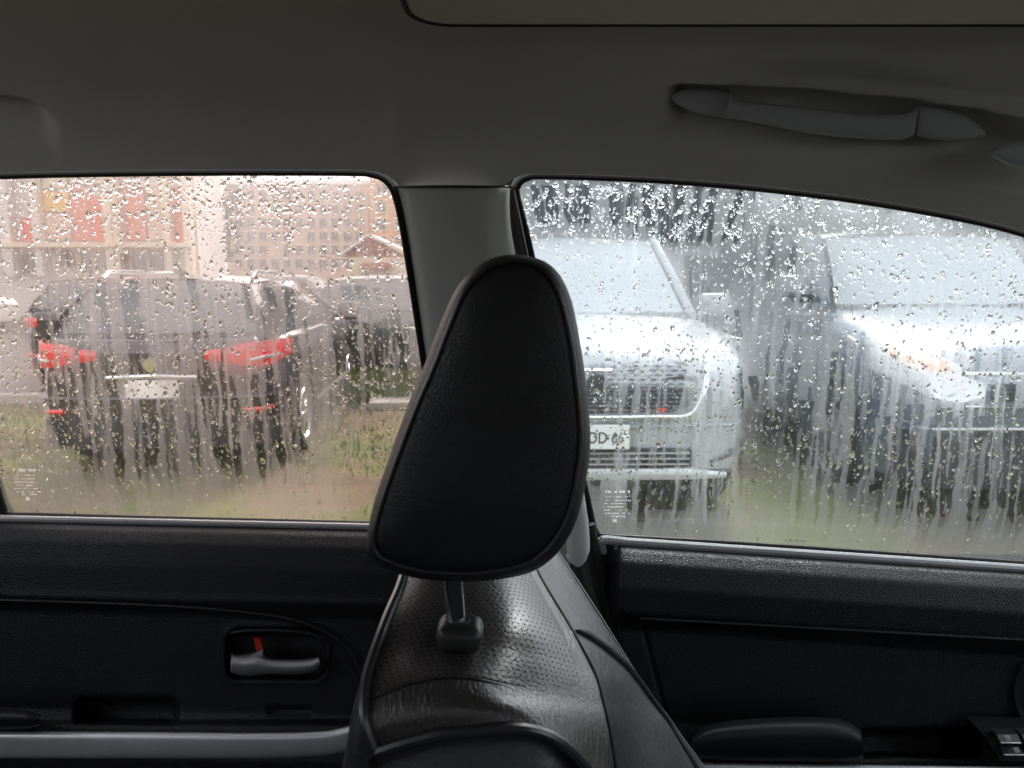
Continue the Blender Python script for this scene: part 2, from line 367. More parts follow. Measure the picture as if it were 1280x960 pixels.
for (x0, y0, x1, y1, mm) in ((62, 240, 92, 265, 'pyellow'), (62, 180, 92, 236, 'wcream'), (96, 236, 118, 300, 'ppink'), (119, 246, 138, 302, 'pred'), (31, 273, 49, 304, 'pred'),
                             (160, 232, 186, 300, 'ppink'), (188, 232, 212, 300, 'wpink'), (222, 234, 236, 304, 'pred'), (96, 170, 138, 230, 'wpale'), (62, 268, 92, 300, 'wpink')):
    lp('facade_panel', M[mm], x0, y0, x1, y1, .02, .12)
for (x0, x1) in ((12, 25), (52, 61), (140, 150), (151, 157), (213, 221), (237, 246)):
    lp('column', M['wpale'] if x0 < 60 else M['wcream'], x0, 150, x1, 346, .15, .35)
lp('fascia', M['wcream'], -200, 304, 246, 310, .16, .5)
for (x0, y0, x1, y1) in ((-2, 270, 10, 302), (74, 314, 90, 334), (100, 314, 135, 342), (165, 314, 205, 342), (28, 316, 48, 342)):
    lw(x0, y0, x1, y1, M['wpink'])
# apartment block far off
YA = 70.0
ap = empty('apartment_block', (pxx(415, 345, YA), YA, 0)); tag(ap, 'far greyish pink apartment block with small windows and a flat roof edge', 'building')
ax = ap.location.x
bx('wall', M['wpink'], ap, pxx(285, 345, YA) - ax, pxx(462, 345, YA) - ax, 0, 12, 0, pz(231, YA))
bx('roof_edge', M['wpale'], ap, pxx(283, 345, YA) - ax, pxx(463, 345, YA) - ax, -.5, 12, pz(231, YA), pz(226, YA))
for i in range(11):
    for j in range(6):
        x = 299 + i * 15; y = 244 + j * 17
        if (i, j) in ((2, 1), (5, 3), (3, 4)): continue
        A = at(x - 4, y + 6, YA); B = at(x + 4, y - 5, YA); window(ap, A.x - ax, B.x - ax, A.z, B.z, 0)
YO = 66.0
orb = empty('orange_block', (pxx(500, 345, YO), YO, 0)); tag(orb, 'orange rendered block of flats beside the pink block, next to the pillar', 'building')
ax = orb.location.x
bx('wall', M['worange'], orb, pxx(465, 345, YO) - ax, pxx(620, 345, YO) - ax, 0, 12, 0, pz(200, YO))
for i in range(5):
    for j in range(5):
        x = 477 + i * 24; y = 236 + j * 22
        A = at(x - 6, y + 7, YO); B = at(x + 6, y - 6, YO); window(orb, A.x - ax, B.x - ax, A.z, B.z, 0, M['wcream'])
# kiosk with gabled roof
YK = 38.0
ki = empty('kiosk', (pxx(470, 345, YK), YK, 0)); tag(ki, 'small kiosk with red-brown gable roof and red awning', 'kiosk')
ax = ki.location.x; x0, x1 = pxx(432, 345, YK) - ax, pxx(512, 345, YK) - ax; ze, zp = pz(318, YK), pz(292, YK); xm = pxx(462, 345, YK) - ax
bx('wall', M['wcream'], ki, x0 + .2, x1 - .2, 0, 3, 0, ze)
b = MB(); b.prism([(x0 - .2, -.3, ze), (xm, -.3, zp), (x1 + .2, -.3, ze), (x1 + .2, -.3, ze - .12), (xm, -.3, zp - .14), (x0 - .2, -.3, ze - .12)], (0, 3.6, 0)); b.build('roof', M['wpale'], ki)
b = MB(); b.prism([(x0 + .15, -.05, ze - .1), (xm, -.05, zp - .12), (x1 - .15, -.05, ze - .1)], (0, .1, 0)); b.build('gable', M['roofred'], ki)
b = MB(); b.prism([(x0 + .8, -.06, ze - .42), (x0 + .8, -.7, ze - .62), (x0 + .8, -.7, ze - .74), (x0 + .8, -.06, ze - .6)], (x1 - x0 - 1.6, 0, 0)); b.build('awning', M['roofred'], ki)
for sx in (.7, 1.9): bx('shutter', M['dark'], ki, x0 + sx, x0 + sx + .8, -.03, .02, .9, ze - 1.0)

# ---- shed with dark cladding behind the white car
M['clad'] = mat('dark_ribbed_cladding', (.030, .034, .04), .55, noise=(1.2, (.05, .055, .062), .35, .7)); M['shedwall'] = wmat('pale_block_wall', (.52, .53, .54))
YS = 13.0
sh = empty('warehouse', (2.0, YS, 0)); tag(sh, 'low warehouse with dark ribbed upper cladding over a pale wall behind the white SUV', 'building')
sx0, sx1 = -1.6 - 2, pxx(938, 305, YS) - 2; zc = pz(304, YS)
bx('wall', M['shedwall'], sh, sx0, sx1, .0, 10, 0, zc - .0)
n = 14
for i in range(n):
    w = (sx1 - sx0) / n; b = MB()
    prof = []
    for k in range(5):
        xx = sx0 + w * i + w * k / 5; prof += [(xx + .004, -.22), (xx + w * .07, -.22), (xx + w * .09, -.17), (xx + w * .18, -.17)]
    prof.append((sx0 + w * (i + 1) - .006, -.17))
    vs = [Vector((p[0], p[1], z)) for z in (zc, 3.9) for p in prof]; m_ = len(prof)
    fs = [(k, k + 1, m_ + k + 1, m_ + k) for k in range(m_ - 1)]
    b.add(vs, fs); b.build('cladding_panel', M['clad'], sh)
bx('fascia_beam', M['clad'], sh, sx0, sx1, -.16, 0.0, zc - .02, 3.9)
bx('roof', M['clad'], sh, sx0 - .2, sx1 + .1, -.3, 10.1, 3.9, 4.05)
for (a_, b_) in ((.3, 1.2), (3.0, 4.2)): bx('shutter', M['dark'], sh, a_ - 2, b_ - 2, -.05, .01, .2, 1.8)

lg = empty('grey_fill_building', (24, 34, 0)); tag(lg, 'added long pale grey building that greys the bright sky behind the trees at the upper right', 'building')  # block added to fill the white sky with mid-grey
bx('wall', M['shedwall'], lg, -13, 26, 0, 8, 0, 7.2); bx('roof_edge', M['wpale'], lg, -13.3, 26.3, -.4, 8, 7.2, 7.6)
for i in range(12): window(lg, -11.5 + i * 3.1, -10.1 + i * 3.1, 3.6, 5.0, 0)
# ---- trees behind
M['bark'] = mat('bark', (.09, .075, .06), .9, bump=('noise', 20, .6, .03)); M['leaf'] = mat('leaves', (.05, .085, .045), .7, noise=(1.5, (.10, .13, .07), .35, .65))
leafm = None
def tree(x, y, h, r, label, seed, dense=1.0, z0=.35):
    rn = np.random.default_rng(seed); root = empty('tree', (x, y, 0)); tag(root, label, 'tree', 'trees beyond the parked cars')
    b = MB(); top = Vector((rn.normal() * .2, rn.normal() * .2, h * .8)); b.tube([(0, 0, 0), (.05, 0, h * .3), top * .7, top], [.05 * h * .5, .04 * h * .5, .02 * h * .5, .008 * h], 7)
    for k in range(9):
        a = k * 2.4; zz = h * (z0 + .05 * k); e = Vector((math.cos(a) * r * .75, math.sin(a) * r * .75, zz + h * .18)); b.tube([(0, 0, zz), e * .5 + Vector((0, 0, zz * .5)), e], [.012 * h, .008 * h, .003 * h], 5)
    b.build('trunk', M['bark'], root)
    n = int(5200 * dense); cl = rn.normal(size=(42, 3)); cl /= np.linalg.norm(cl, axis=1)[:, None]; cl *= (rn.random((42, 1)) ** .4)
    cen = np.array([0, 0, h * (1 + z0) / 2]); sc = np.array([r, r, h * (1 - z0) / 2])
    k = rn.integers(0, 42, n); p = cen + cl[k] * sc * .85 + rn.normal(size=(n, 3)) * np.array([r, r, r]) * .13
    d1 = rn.normal(size=(n, 3)); d1 /= np.linalg.norm(d1, axis=1)[:, None]; d2 = np.cross(d1, rn.normal(size=(n, 3))); d2 /= np.linalg.norm(d2, axis=1)[:, None]
    s = (.05 + .06 * rn.random((n, 1)))
    V = np.stack([p - d1 * s, p + d2 * s * .6, p + d1 * s, p - d2 * s * .6], 1).reshape(-1, 3); F = np.arange(n * 4).reshape(-1, 4)
    meshobj('crown', V.tolist(), F.tolist(), M['leaf'], root, False)
tree(5.9, 15.5, 2.9, 1.3, 'rounded dark tree just right of the warehouse corner', 1, 1.3, .15)
tree(7.6, 17.5, 2.8, 1.4, 'low bushy tree behind the gap between the SUV and the blue vehicle', 2, 1.2, .12)
tree(9.8, 21.0, 3.1, 1.5, 'wider tree behind the mirror of the silver-blue vehicle', 3, 1.0, .2)
tree(14.6, 24.0, 3.9, 1.8, 'thin tree whose top shows above the silver-blue windscreen', 4, .6, .3)
tree(-13.0, 33.0, 6.2, 2.0, 'sparse grey tree between the shop building and the pink block', 5, .6, .3)

# ============================================================ VEHICLES
def vehicle(name, label, cat, loc, heading, P, group=None):
    """local frame: front bumper at y=0 facing -y, rear at y=L, x across, z up"""
    root = empty(name, loc, heading); tag(root, label, cat, group)
    L, W = P['L'], P['W']; hw = W / 2; zb = P.get('zb', .25); zf = P['zf']; zh = P['zh']; zd = P['zd']; H = P['H']
    yw, yr0, yr1, yr2 = P['yw'], P['yr0'], P['yr1'], P['yr2']; rw = P['rw']; ya, yb_ = P['ya'], P['yb']
    paint_ = P['paint']; fc, rc = P.get('fc', .17), P.get('rc', .12)
    def hwid(y):
        w = hw
        if y < .75: w *= 1 - fc * (1 - y / .75) ** 2.4
        if y > L - .6: w *= 1 - rc * (1 - (L - y) / .6) ** 2.4
        return w
    def ztop(y):
        if y < yw: z = zf + (zh - zf) * (max(y, 0) / yw) ** .7
        elif y < yr2: z = zh + (zd - zh) * (y - yw) / (yr2 - yw)
        else: z = zd
        if y < .16: z -= .16 * (1 - y / .16) ** 2
        if y > L - .12: z -= .10 * (1 - (L - y) / .12) ** 2
        return z
    Ra = rw + .055
    def zbot(y):
        z = zb + (.05 if y < .08 or y > L - .08 else 0)
        for a in (ya, yb_):
            d = abs(y - a)
            if d < Ra: z = max(z, rw + math.sqrt(Ra * Ra - d * d))
        return z
    ys = sorted(set([0, .03, .07, .12, .18, .26, .36, .5, .75, L - .6, L - .4, L - .25, L - .12, L - .06, L - .02, L] +
                    [a + Ra * math.cos(t * math.pi / 16) for a in (ya, yb_) for t in range(17)] + [a + s * (Ra + .003) for a in (ya, yb_) for s in (-1, 1)] +
                    [yw + (yr2 - yw) * k / 12 for k in range(13)]))
    prof = [(.90, -.01), (.965, .0), (.99, .12), (1.0, .35), (1.0, .55), (.985, .72), (.975, .78), (.965, .86), (.93, .95), (.86, 1.0)]
    rows = []
    for y in ys:
        w, zt, z0 = hwid(y), ztop(y), zbot(y); r = []
        for fx, fz in prof: r.append(Vector((w * fx, y, z0 + (zt - z0) * fz)))
        crown = .035 if y < yw else .0
        for fx in (.7, .45, .2, 0): r.append(Vector((w * fx, y, zt + crown * (1 - (fx / .86) ** 2))))
        rows.append(r + [Vector((-p.x, p.y, p.z)) for p in reversed(r[:-1])])
    nc = len(rows[0]); vs = [p for r in rows for p in r]; f = gridfaces(len(rows), nc)
    f.append(tuple(range(nc))); f.append(tuple((len(rows) - 1) * nc + k for k in reversed(range(nc))))
    meshobj('body', vs, f, paint_, root, True, None, 32)
    # inner wheel wells / floor
    b = MB(); b.box((0, L / 2, zb + .28), (W * .72, L * .93, .5)); b.build('underbody', M['dark'], root)
    yf = {}
    def yfront(x, z=0):
        q = abs(x) / hw; y = 0
        if q > 1 - fc: y = .75 * (1 - (max(0, min(1, (1 - q) / fc))) ** (1 / 2.4)) if q < 1 else .75
        return y + max(0, z - (zf - .16)) * .5 + .02 * (q ** 2)
    def yrear(x, z=0):
        q = abs(x) / hw; y = 0
        if q > 1 - rc: y = .6 * (1 - (max(0, min(1, (1 - q) / rc))) ** (1 / 2.4)) if q < 1 else .6
        return L - y - .0
    def band(nm, cols, m, off=.012, th=.05, rear=False, par=None):
        """closed strip following the bumper curve: cols = (x, zlow, zhigh)"""
        xs = np.linspace(cols[0][0], cols[-1][0], max(8, int(abs(cols[-1][0] - cols[0][0]) / .05)))
        vf, vb = [], []
        for x in xs:
            zl = float(np.interp(x, [c[0] for c in cols], [c[1] for c in cols])); zh_ = float(np.interp(x, [c[0] for c in cols], [c[2] for c in cols]))
            for k in range(4):
                z = zl + (zh_ - zl) * k / 3; bulge = .0 if k in (0, 3) else .006
                y = (yrear(x, z) + off + bulge) if rear else (yfront(x, z) - off - bulge)
                nx = x * (1 + (off * .6 / hw))
                vf.append(Vector((nx, y, z))); vb.append(Vector((nx, y - th if rear else y + th, z)))
        n_ = len(xs); F = []
        for i in range(n_ - 1):
            for k in range(3):
                a = i * 4 + k; F.append((a, a + 1, a + 5, a + 4)); F.append((a + n_ * 4, a + 4 + n_ * 4, a + 5 + n_ * 4, a + 1 + n_ * 4))
            for k in (0, 3): a = i * 4 + k; F.append((a, a + 4, a + 4 + n_ * 4, a + n_ * 4))
        for i in (0, n_ - 1):
            F.append(tuple([i * 4 + k for k in range(4)] + [i * 4 + k + n_ * 4 for k in (3, 2, 1, 0)]))
        o = meshobj(nm, vf + vb, F, m, par or root, True, None, 40); return o
    def mir(cols): return [(-x, a, b2) for x, a, b2 in reversed(cols)]
    # greenhouse
    wb = hw * .90; wt = hw * P.get('tumble', .70); zt_ = H
    def S(side, u, v, off=0):          # side surface of the cabin
        y0, y1 = yw + .05, yr2 - .02
        pb = Vector((side * wb * (1 - .03 * (2 * u - 1) ** 2), y0 + (y1 - y0) * u, ztop(y0 + (y1 - y0) * u) - .02)); pt = Vector((side * wt * (1 - .06 * (2 * u - 1) ** 4), yr0 + (yr1 - yr0) * u, zt_ - .05 - .05 * (2 * u - 1) ** 4))
        p = pb.lerp(pt, v); p.x += side * (.03 * math.sin(math.pi * v) + off); return p
    def quad(nm, fn, m, nu=8, nv=6, par=None, th=None):
        rws = [[fn(i / nu, j / nv) for i in range(nu + 1)] for j in range(nv + 1)]
        return surf(nm, rws, m, par or root)
    def Wd(u, v, off=0):               # windscreen
        x = (2 * u - 1); pb = Vector((x * wb * .97, yw + .16 * x * x - .04, ztop(yw) + .005)); pt = Vector((x * wt * .97, yr0 + .06 * x * x, zt_ - .035 - .03 * x * x))
        p = pb.lerp(pt, v); p.y -= .03 * math.sin(math.pi * v) + off; return p
    def Rd(u, v, off=0):
        x = (2 * u - 1); pb = Vector((x * wb * .95, yr2 - .10 * x * x, ztop(yr2) - .01)); pt = Vector((x * wt * .97, yr1 - .05 * x * x, zt_ - .035 - .03 * x * x))
        p = pb.lerp(pt, v); p.y += .03 * math.sin(math.pi * v) + off; return p
    quad('windscreen', lambda u, v: Wd(.03 + .94 * u, .03 + .93 * v, .004), P.get('glass', M['carglass']), 12, 6)
    quad('rear_window', lambda u, v: Rd(.05 + .9 * u, .10 + .84 * v, .006), M['carglass'], 12, 6)
    quad('tailgate_frame', lambda u, v: Rd(u, v), paint_, 12, 6)
    quad('cowl', lambda u, v: Wd(u, -.02 + .08 * v, .008), M['blackplastic'], 12, 2)
    cuts = P.get('cuts', (0.0, .40, .74, 1.0))
    for side in (-1, 1):
        for i in range(len(cuts) - 1):
            a, c = cuts[i] + (.055 if i == 0 else .018), cuts[i + 1] - (.07 if i == len(cuts) - 2 else .018)
            quad('side_window', lambda u, v: S(side, a + (c - a) * u, .06 + .84 * v, .004), M['carglass'], 8, 5)
        quad('cabin_side', lambda u, v: S(side, u, v), paint_ if not P.get('dark_pillars') else M['blackplastic'], 14, 6)
        b = MB(); b.tube([Wd(.0 if side < 0 else 1, v, .012) + Vector((side * .01, .02, 0)) for v in (0, .25, .5, .75, 1)], .035, 8, False, .6); b.build('pillar', paint_, root, True)
    def Rf(u, v):
        x = 2 * u - 1; yy = yr0 + (yr1 - yr0) * v; q = (2 * v - 1)
        return Vector((x * wt * (1 - .05 * q ** 4), yy + (.06 * x * x if v < .5 else -.05 * x * x) * abs(q), zt_ - .05 * abs(x) ** 3 - .035 * q ** 4 + .008))
    quad('roof', Rf, paint_, 14, 10)
    if P.get('rails'):
        for side in (-1, 1):
            b = MB(); b.tube([Vector((side * wt * .93, yr0 + .25, zt_ - .03)), Vector((side * wt * .93, yr0 + .35, zt_ + .018)), Vector((side * wt * .93, yr1 - .3, zt_ + .018)), Vector((side * wt * .93, yr1 - .2, zt_ - .03))], .018, 8)
            b.build('roof_rail', P['rails'], root, True)
    # wheels
    def wheel(x, y, side):
        b = MB(); prof_ = [(rw * .66, -.10), (rw * .9, -.11), (rw * .985, -.085), (rw, -.03), (rw, .03), (rw * .985, .085), (rw * .9, .11), (rw * .66, .10)]
        n_ = 28; vs_ = [Vector((x + p[1], y + p[0] * math.cos(2 * math.pi * k / n_), rw + p[0] * math.sin(2 * math.pi * k / n_))) for k in range(n_) for p in prof_]
        m_ = len(prof_); F = [(k * m_ + j, k * m_ + j + 1, ((k + 1) % n_) * m_ + j + 1, ((k + 1) % n_) * m_ + j) for k in range(n_) for j in range(m_ - 1)]
        wo_ = meshobj('wheel', vs_, F, M['tyre'], root, True)
        b = MB(); xo = x + side * .07
        ring = [Vector((xo + side * .02, y + rw * .63 * math.cos(2 * math.pi * k / 28), rw + rw * .63 * math.sin(2 * math.pi * k / 28))) for k in range(28)]
        b.tube(ring, .022, 6, True)
        for k in range(P.get('spokes', 5)):
            t = 2 * math.pi * k / P.get('spokes', 5); e = Vector((xo, y + rw * .6 * math.cos(t), rw + rw * .6 * math.sin(t)))
            b.tube([Vector((xo, y, rw)), e], [.045, .022], 6, False, 1)
        b.tube([Vector((xo - side * .02, y, rw)), Vector((xo + side * .025, y, rw))], .055, 12)
        b.build('rim', P.get('rim', M['rim']), wo_, True)
        b = MB(); b.tube([Vector((x - .05, y, rw)), Vector((x + side * .03, y, rw))], rw * .62, 20); b.build('brake_disc', M['dark'], wo_)
    for side in (-1, 1):
        for a in (ya, yb_): wheel(side * (hw - .125), a, side)
        # mirrors
        b = MB(); mp = Vector((side * (hw + P.get('mx', .10)), yw + .38, zh + P.get('mz', .08))); b.box(mp, (.24, .13, .17), Matrix.Rotation(side * -.12, 3, 'Z'), .045)
        mo = b.build('mirror', P.get('mirror', paint_), root, True, 60)
        b = MB(); b.box(mp + Vector((side * -.15, .02, -.06)), (.14, .05, .05), None, .012); b.box(mp + Vector((0, -.0, -.085)), (.22, .11, .05), None, .02); b.build('mirror_foot', M['blackplastic'], mo)
        # handles and door shut lines
        for i, dy in enumerate(P.get('handles', (1.0, 1.95))):
            b = MB(); b.box((side * (hw * .985), yw + .35 + dy, ztop(yw + dy) - .16), (.03, .18, .035), None, .01); b.build('door_handle', paint_, root, True)
        b = MB(); b.tube([Vector((side * hw * .988, ya + Ra + .05, zb + .09)), Vector((side * hw * .988, yb_ - Ra - .05, zb + .09))], .035, 8, False, 1.3); b.build('sill_trim', M['blackplastic'], root, True)
    # wipers
    for x in (-.45, .15):
        b = MB(); p0 = Wd(.5 + x / (2 * wb), .02, .02); p1 = Wd(.5 + (x + .42) / (2 * wb), .07, .025); b.tube([p0, p1], .008, 5); b.build('wiper', M['blackplastic'], root)
    return root, band, mir, hw, yfront, yrear, L

def text_mesh(name, txt, size, m, parent, matrix, align='LEFT', extrude=.001, sx=1.0):
    cu = bpy.data.curves.new(name, 'FONT'); cu.body = txt; cu.size = size; cu.extrude = extrude; cu.align_x = align; cu.resolution_u = 3
    to = bpy.data.objects.new(name, cu); C.objects.link(to); dg = bpy.context.evaluated_depsgraph_get(); dg.update()
    me = bpy.data.meshes.new_from_object(to.evaluated_get(dg)); bpy.data.objects.remove(to); bpy.data.curves.remove(cu)
    me.name = name; me.materials.clear(); me.materials.append(m)
    me.transform(matrix @ Matrix.Diagonal((sx, 1, 1, 1)))
    o = bpy.data.objects.new(name, me); C.objects.link(o); o.parent = parent; return o

# -- white SUV, facing us
P = dict(L=4.65, W=1.88, zb=.38, zf=1.02, zh=1.16, zd=1.14, H=1.80, yw=1.22, yr0=1.98, yr1=4.15, yr2=4.45, rw=.36, ya=.92, yb=3.65, paint=M['white_paint'], glass=M['carglass_sky'], fc=.20, tumble=.72)
suv, band, mir, hw, yfr, yre, L = vehicle('suv', 'white SUV parked nose-on right behind the headrest, with chrome-framed mesh grille', 'suv', (.44, 3.86, 0), 0, P)
gr = band('grille', [(-.54, .86, .94), (-.48, .74, 1.0), (0, .73, 1.0), (.48, .74, 1.0), (.54, .86, .94)], M['dark'], .010)
for i in range(11):                                                # staggered lens-shaped grille bars
    b = MB(); z = .752 + i * .0225
    for k in range(17):
        x = -.47 + k * .0575 + (.028 if i % 2 else 0)
        if abs(x) > .49: continue
        b.add([(x - .030, yfr(x, z) - .030, z), (x, yfr(x, z) - .034, z + .0062), (x + .030, yfr(x, z) - .030, z), (x, yfr(x, z) - .034, z - .0062)], [(0, 1, 2, 3)])
        b.add([(x - .030, yfr(x, z) - .030, z), (x, yfr(x, z) - .018, z + .0112), (x + .004, yfr(x, z) - .018, z + .0112)], [(0, 1, 2)])
    b.build('grille_bar', M['grille_grey'], gr)
b = MB()
path = [Vector((x, yfr(x, z) - .036, z)) for x, z in ((-.60, 1.0), (-.57, .86), (-.50, .725), (-.3, .712), (0, .708), (.3, .712), (.50, .725), (.57, .86), (.60, 1.0))]
b.tube(crs(path, 6), .017, 8, False, 1.0); b.build('grille_frame', M['chrome_bar'], suv, True)
b = MB(); path = [Vector((x, yfr(x, z) - .034, z)) for x, z in ((-.22, .955), (0, .955), (.09, .955))]; b.tube(crs(path, 5), .010, 8); b.build('badge_bar', M['chrome_bar'], gr, True)
b = MB(); b.tube([Vector((0, yfr(0) - .05, .90)), Vector((0, yfr(0) - .02, .90))], .055, 20, False, .8); b.build('badge', M['chrome_bar'], gr, True)
b = MB(); b.box((.345, yfr(.345) - .04, .752), (.055, .012, .022), None, .004); b.build('red_badge', M['red'], gr)
for sgn in (1, -1):
    cols = [(.60, .955, 1.01), (.72, .93, 1.02), (.84, .93, 1.04), (.91, .97, 1.06)]
    if sgn < 0: cols = mir(cols)
    h = band('headlight', cols, M['lamp_clear'], .012)
    cols = [(.815, .62, .94), (.865, .60, .95)]
    if sgn < 0: cols = mir(cols)
    band('fog_lamp_slot', cols, M['dark'], .020)
    cols = [(.62, .455, .475), (.78, .49, .60), (.80, .52, .58)]
    if sgn < 0: cols = mir(cols)
    band('corner_vent', cols, M['dark'], .008)
band('lower_grille', [(-.52, .44, .54), (0, .42, .55), (.52, .44, .54)], M['blackplastic'], .010)
for z in (.455, .485, .515): band('lower_slat', [(-.5, z - .004, z + .004), (.5, z - .004, z + .004)], M['silver'], .022, .02)
band('skid_plate', [(-.70, .38, .41), (-.5, .37, .43), (.5, .37, .43), (.70, .38, .41)], M['silver'], .02)
band('bumper_crease', [(-.8, .66, .675), (0, .645, .66), (.8, .66, .675)], M['white_paint'], .014, .04)
pl = MB(); pl.box((0, yfr(0) - .045, .61), (.36, .01, .132), None, .004); plo = pl.build('licence_plate', M['plate'], suv)
mt = Matrix.Translation((-.045, yfr(0) - .052, .578)) @ Matrix.Rotation(math.pi / 2, 4, 'X')
text_mesh('plate_text', 'OD', .088, M['ink'], plo, mt, sx=.78)
text_mesh('plate_text', '66', .088, M['ink'], plo, Matrix.Translation((.082, yfr(0) - .052, .578)) @ Matrix.Rotation(math.pi / 2, 4, 'X'), sx=.78)
b = MB(); b.tube([Vector((.066, yfr(0) - .053, .604)), Vector((.066, yfr(0) - .051, .604))], .006, 10)
for k in (-1, 0, 1): b.box((.066 + k * .006, yfr(0) - .0515, .620), (.003, .002, .006))
b.build('plate_emblem', M['ink'], plo)

# -- silver-blue vehicle at right, facing us
P = dict(L=4.7, W=1.86, zb=.30, zf=.98, zh=1.22, zd=1.15, H=1.80, yw=1.15, yr0=1.62, yr1=4.1, yr2=4.5, rw=.36, ya=.90, yb=3.6, paint=M['blue_paint'], glass=M['carglass_sky'], fc=.16, tumble=.80, mz=.15, mx=.03, rim=M['dark_alloy'], spokes=9)
bl, band, mir, hw, yfr, yre, L = vehicle('van', 'silver-blue van-like car parked nose-on at the right edge with a large amber-tinged headlight', 'van', (3.05, 3.95, 0), R(1.5), P)
gr = band('grille', [(-.46, .79, .88), (-.40, .78, .90), (.40, .78, .90), (.46, .79, .88)], M['dark'], .012)
for i in range(4):
    z = .800 + i * .025; band('grille_bar', [(-.42, z - .004, z + .004), (.42, z - .004, z + .004)], M['rubber'], .026, .02, par=gr)
band('chrome_strip', [(-.60, .915, .935), (.60, .915, .935)], M['chrome_bar'], .02)
band('chrome_strip', [(-.60, .745, .758), (.60, .745, .758)], M['chrome_bar'], .02)
for sgn in (1, -1):
    cols = [(.50, .80, .90), (.62, .77, .98), (.78, .80, 1.06), (.90, .90, 1.10)]
    if sgn < 0: cols = mir(cols)
    h = band('headlight', cols, M['lamp_clear'], .014)
    cols = [(.66, .93, .985), (.78, .95, 1.04), (.86, .99, 1.06)]
    if sgn < 0: cols = mir(cols)
    band('indicator_lens', cols, M['lamp_amber'], .024, .03, par=h)
    cols = [(.55, .36, .50), (.80, .38, .50)]
    if sgn < 0: cols = mir(cols)
    band('fog_lamp_recess', cols, M['dark'], .008)
band('lower_bumper', [(-.86, .30, .60), (0, .28, .62), (.86, .30, .60)], M['blackplastic'], .012)
band('bumper_strip', [(-.80, .62, .635), (.80, .62, .635)], M['silver'], .02)

# -- plum-grey hatchback seen from behind
P = dict(L=4.25, W=1.78, zb=.26, zf=.85, zh=1.02, zd=1.02, H=1.46, yw=1.15, yr0=1.9, yr1=3.85, yr2=4.15, rw=.33, ya=.85, yb=3.42, paint=M['dark_paint'], rails=M['chrome_bar'], tumble=.67, rc=.20)
ca = R(4.5)     # the car drives away from us, its tail at the near end
hang = ca
tail = Vector((-2.50, 5.10, 0)); fwd = Vector((-math.sin(hang), math.cos(hang), 0))
front = tail + fwd * 4.25
hb, band, mir, hw, yfr, yre, L = vehicle('hatchback', 'plum-grey hatchback seen from behind, red tail lights, on the grass outside the rear window', 'car', (front.x, front.y, 0), hang + math.pi, P)
def rb(nm, cols, m, off=.012, th=.05, par=None): return band(nm, cols, m, off, th, True, par)
for sgn in (1, -1):
    cols = [(.50, .86, .95), (.62, .83, .99), (.76, .82, 1.0), (.87, .88, 1.0)]
    if sgn < 0: cols = mir(cols)
    t_ = rb('taillight', cols, M['lamp_red'], .020)
    cols = [(.36, .87, .935), (.47, .86, .95)]
    if sgn < 0: cols = mir(cols)
    rb('tailgate_light', cols, M['lamp_red'], .016)
    cols = [(.60, .50, .535), (.78, .51, .535)]
    if sgn < 0: cols = mir(cols)
    rb('reflector', cols, M['lamp_red'], .022)
    cols = [(.66, .86, .885), (.82, .885, .91)]
    if sgn < 0: cols = mir(cols)
    rb('reverse_lens', cols, M['lamp_clear'], .030, .02, par=t_)
rb('lower_bumper', [(-.84, .27, .44), (-.5, .25, .48), (.5, .25, .48), (.84, .27, .44)], M['blackplastic'], .014)
rb('tailgate_lip', [(-.30, .735, .765), (0, .745, .775), (.30, .735, .765)], M['chrome_bar'], .02)
rb('bumper_step', [(-.83, .60, .625), (0, .585, .61), (.83, .60, .625)], M['dark_paint'], .035, .06)
b = MB(); b.box((0, yre(0) + .03, .67), (.36, .01, .13), None, .004); po = b.build('licence_plate', M['plate'], hb)
b = MB(); b.tube([Vector((0, 3.55, 1.45)), Vector((0, 3.62, 1.53))], [.03, .006], 8); b.build('antenna', M['blackplastic'], hb)
b = MB(); b.tube([Vector((0, yre(0) + .004, .84)), Vector((0, yre(0) + .03, .84))], .05, 18); b.build('badge', M['chrome_bar'], hb, True)
b = MB(); b.tube([Wp for Wp in (Vector((0, 4.20, 1.03)), Vector((-.35, 4.16, 1.06)))], .01, 6); b.build('rear_wiper', M['blackplastic'], hb)

# -- black car behind it, far left
P2 = dict(P); P2.update(paint=M['black_paint'], rails=None, H=1.45, W=1.74)
tail = Vector((-5.15, 9.1, 0)); hang2 = R(14); front = tail + Vector((-math.sin(hang2), math.cos(hang2), 0)) * 4.25
bc, band, mir, hw, yfr, yre, L = vehicle('parked_car', 'black car half hidden by the plum-grey hatchback, farthest left, one red tail light showing', 'car', (front.x, front.y, 0), hang2 + math.pi, P2)
for sgn in (1, -1):
    cols = [(.60, .84, .95), (.86, .86, .96)]
    if sgn < 0: cols = mir(cols)
    band('taillight', cols, M['lamp_red'], .02, .05, True)
    cols = [(.55, .48, .51), (.78, .49, .52)]
    if sgn < 0: cols = mir(cols)
    band('reflector', cols, M['lamp_red'], .02, .05, True)
# -- grey-green sedan behind, side on-ish
P3 = dict(L=4.4, W=1.76, zb=.24, zf=.85, zh=1.0, zd=1.02, H=1.46, yw=1.2, yr0=2.0, yr1=4.0, yr2=4.3, rw=.33, ya=.85, yb=3.5, paint=M['sage_paint'], tumble=.76, rim=M['dark_alloy'], spokes=9)
sed, band, mir, hw, yfr, yre, L = vehicle('parked_car', 'grey-green car parked side-on behind a grass tuft, next to the door pillar', 'car', (1.45, 9.5, 0), R(70), P3)
for sgn in (1, -1):
    cols = [(.5, .66, .76), (.84, .70, .80)]
    if sgn < 0: cols = mir(cols)
    band('headlight', cols, M['lamp_clear'], .014)
band('grille', [(-.42, .52, .66), (.42, .52, .66)], M['dark'], .012)
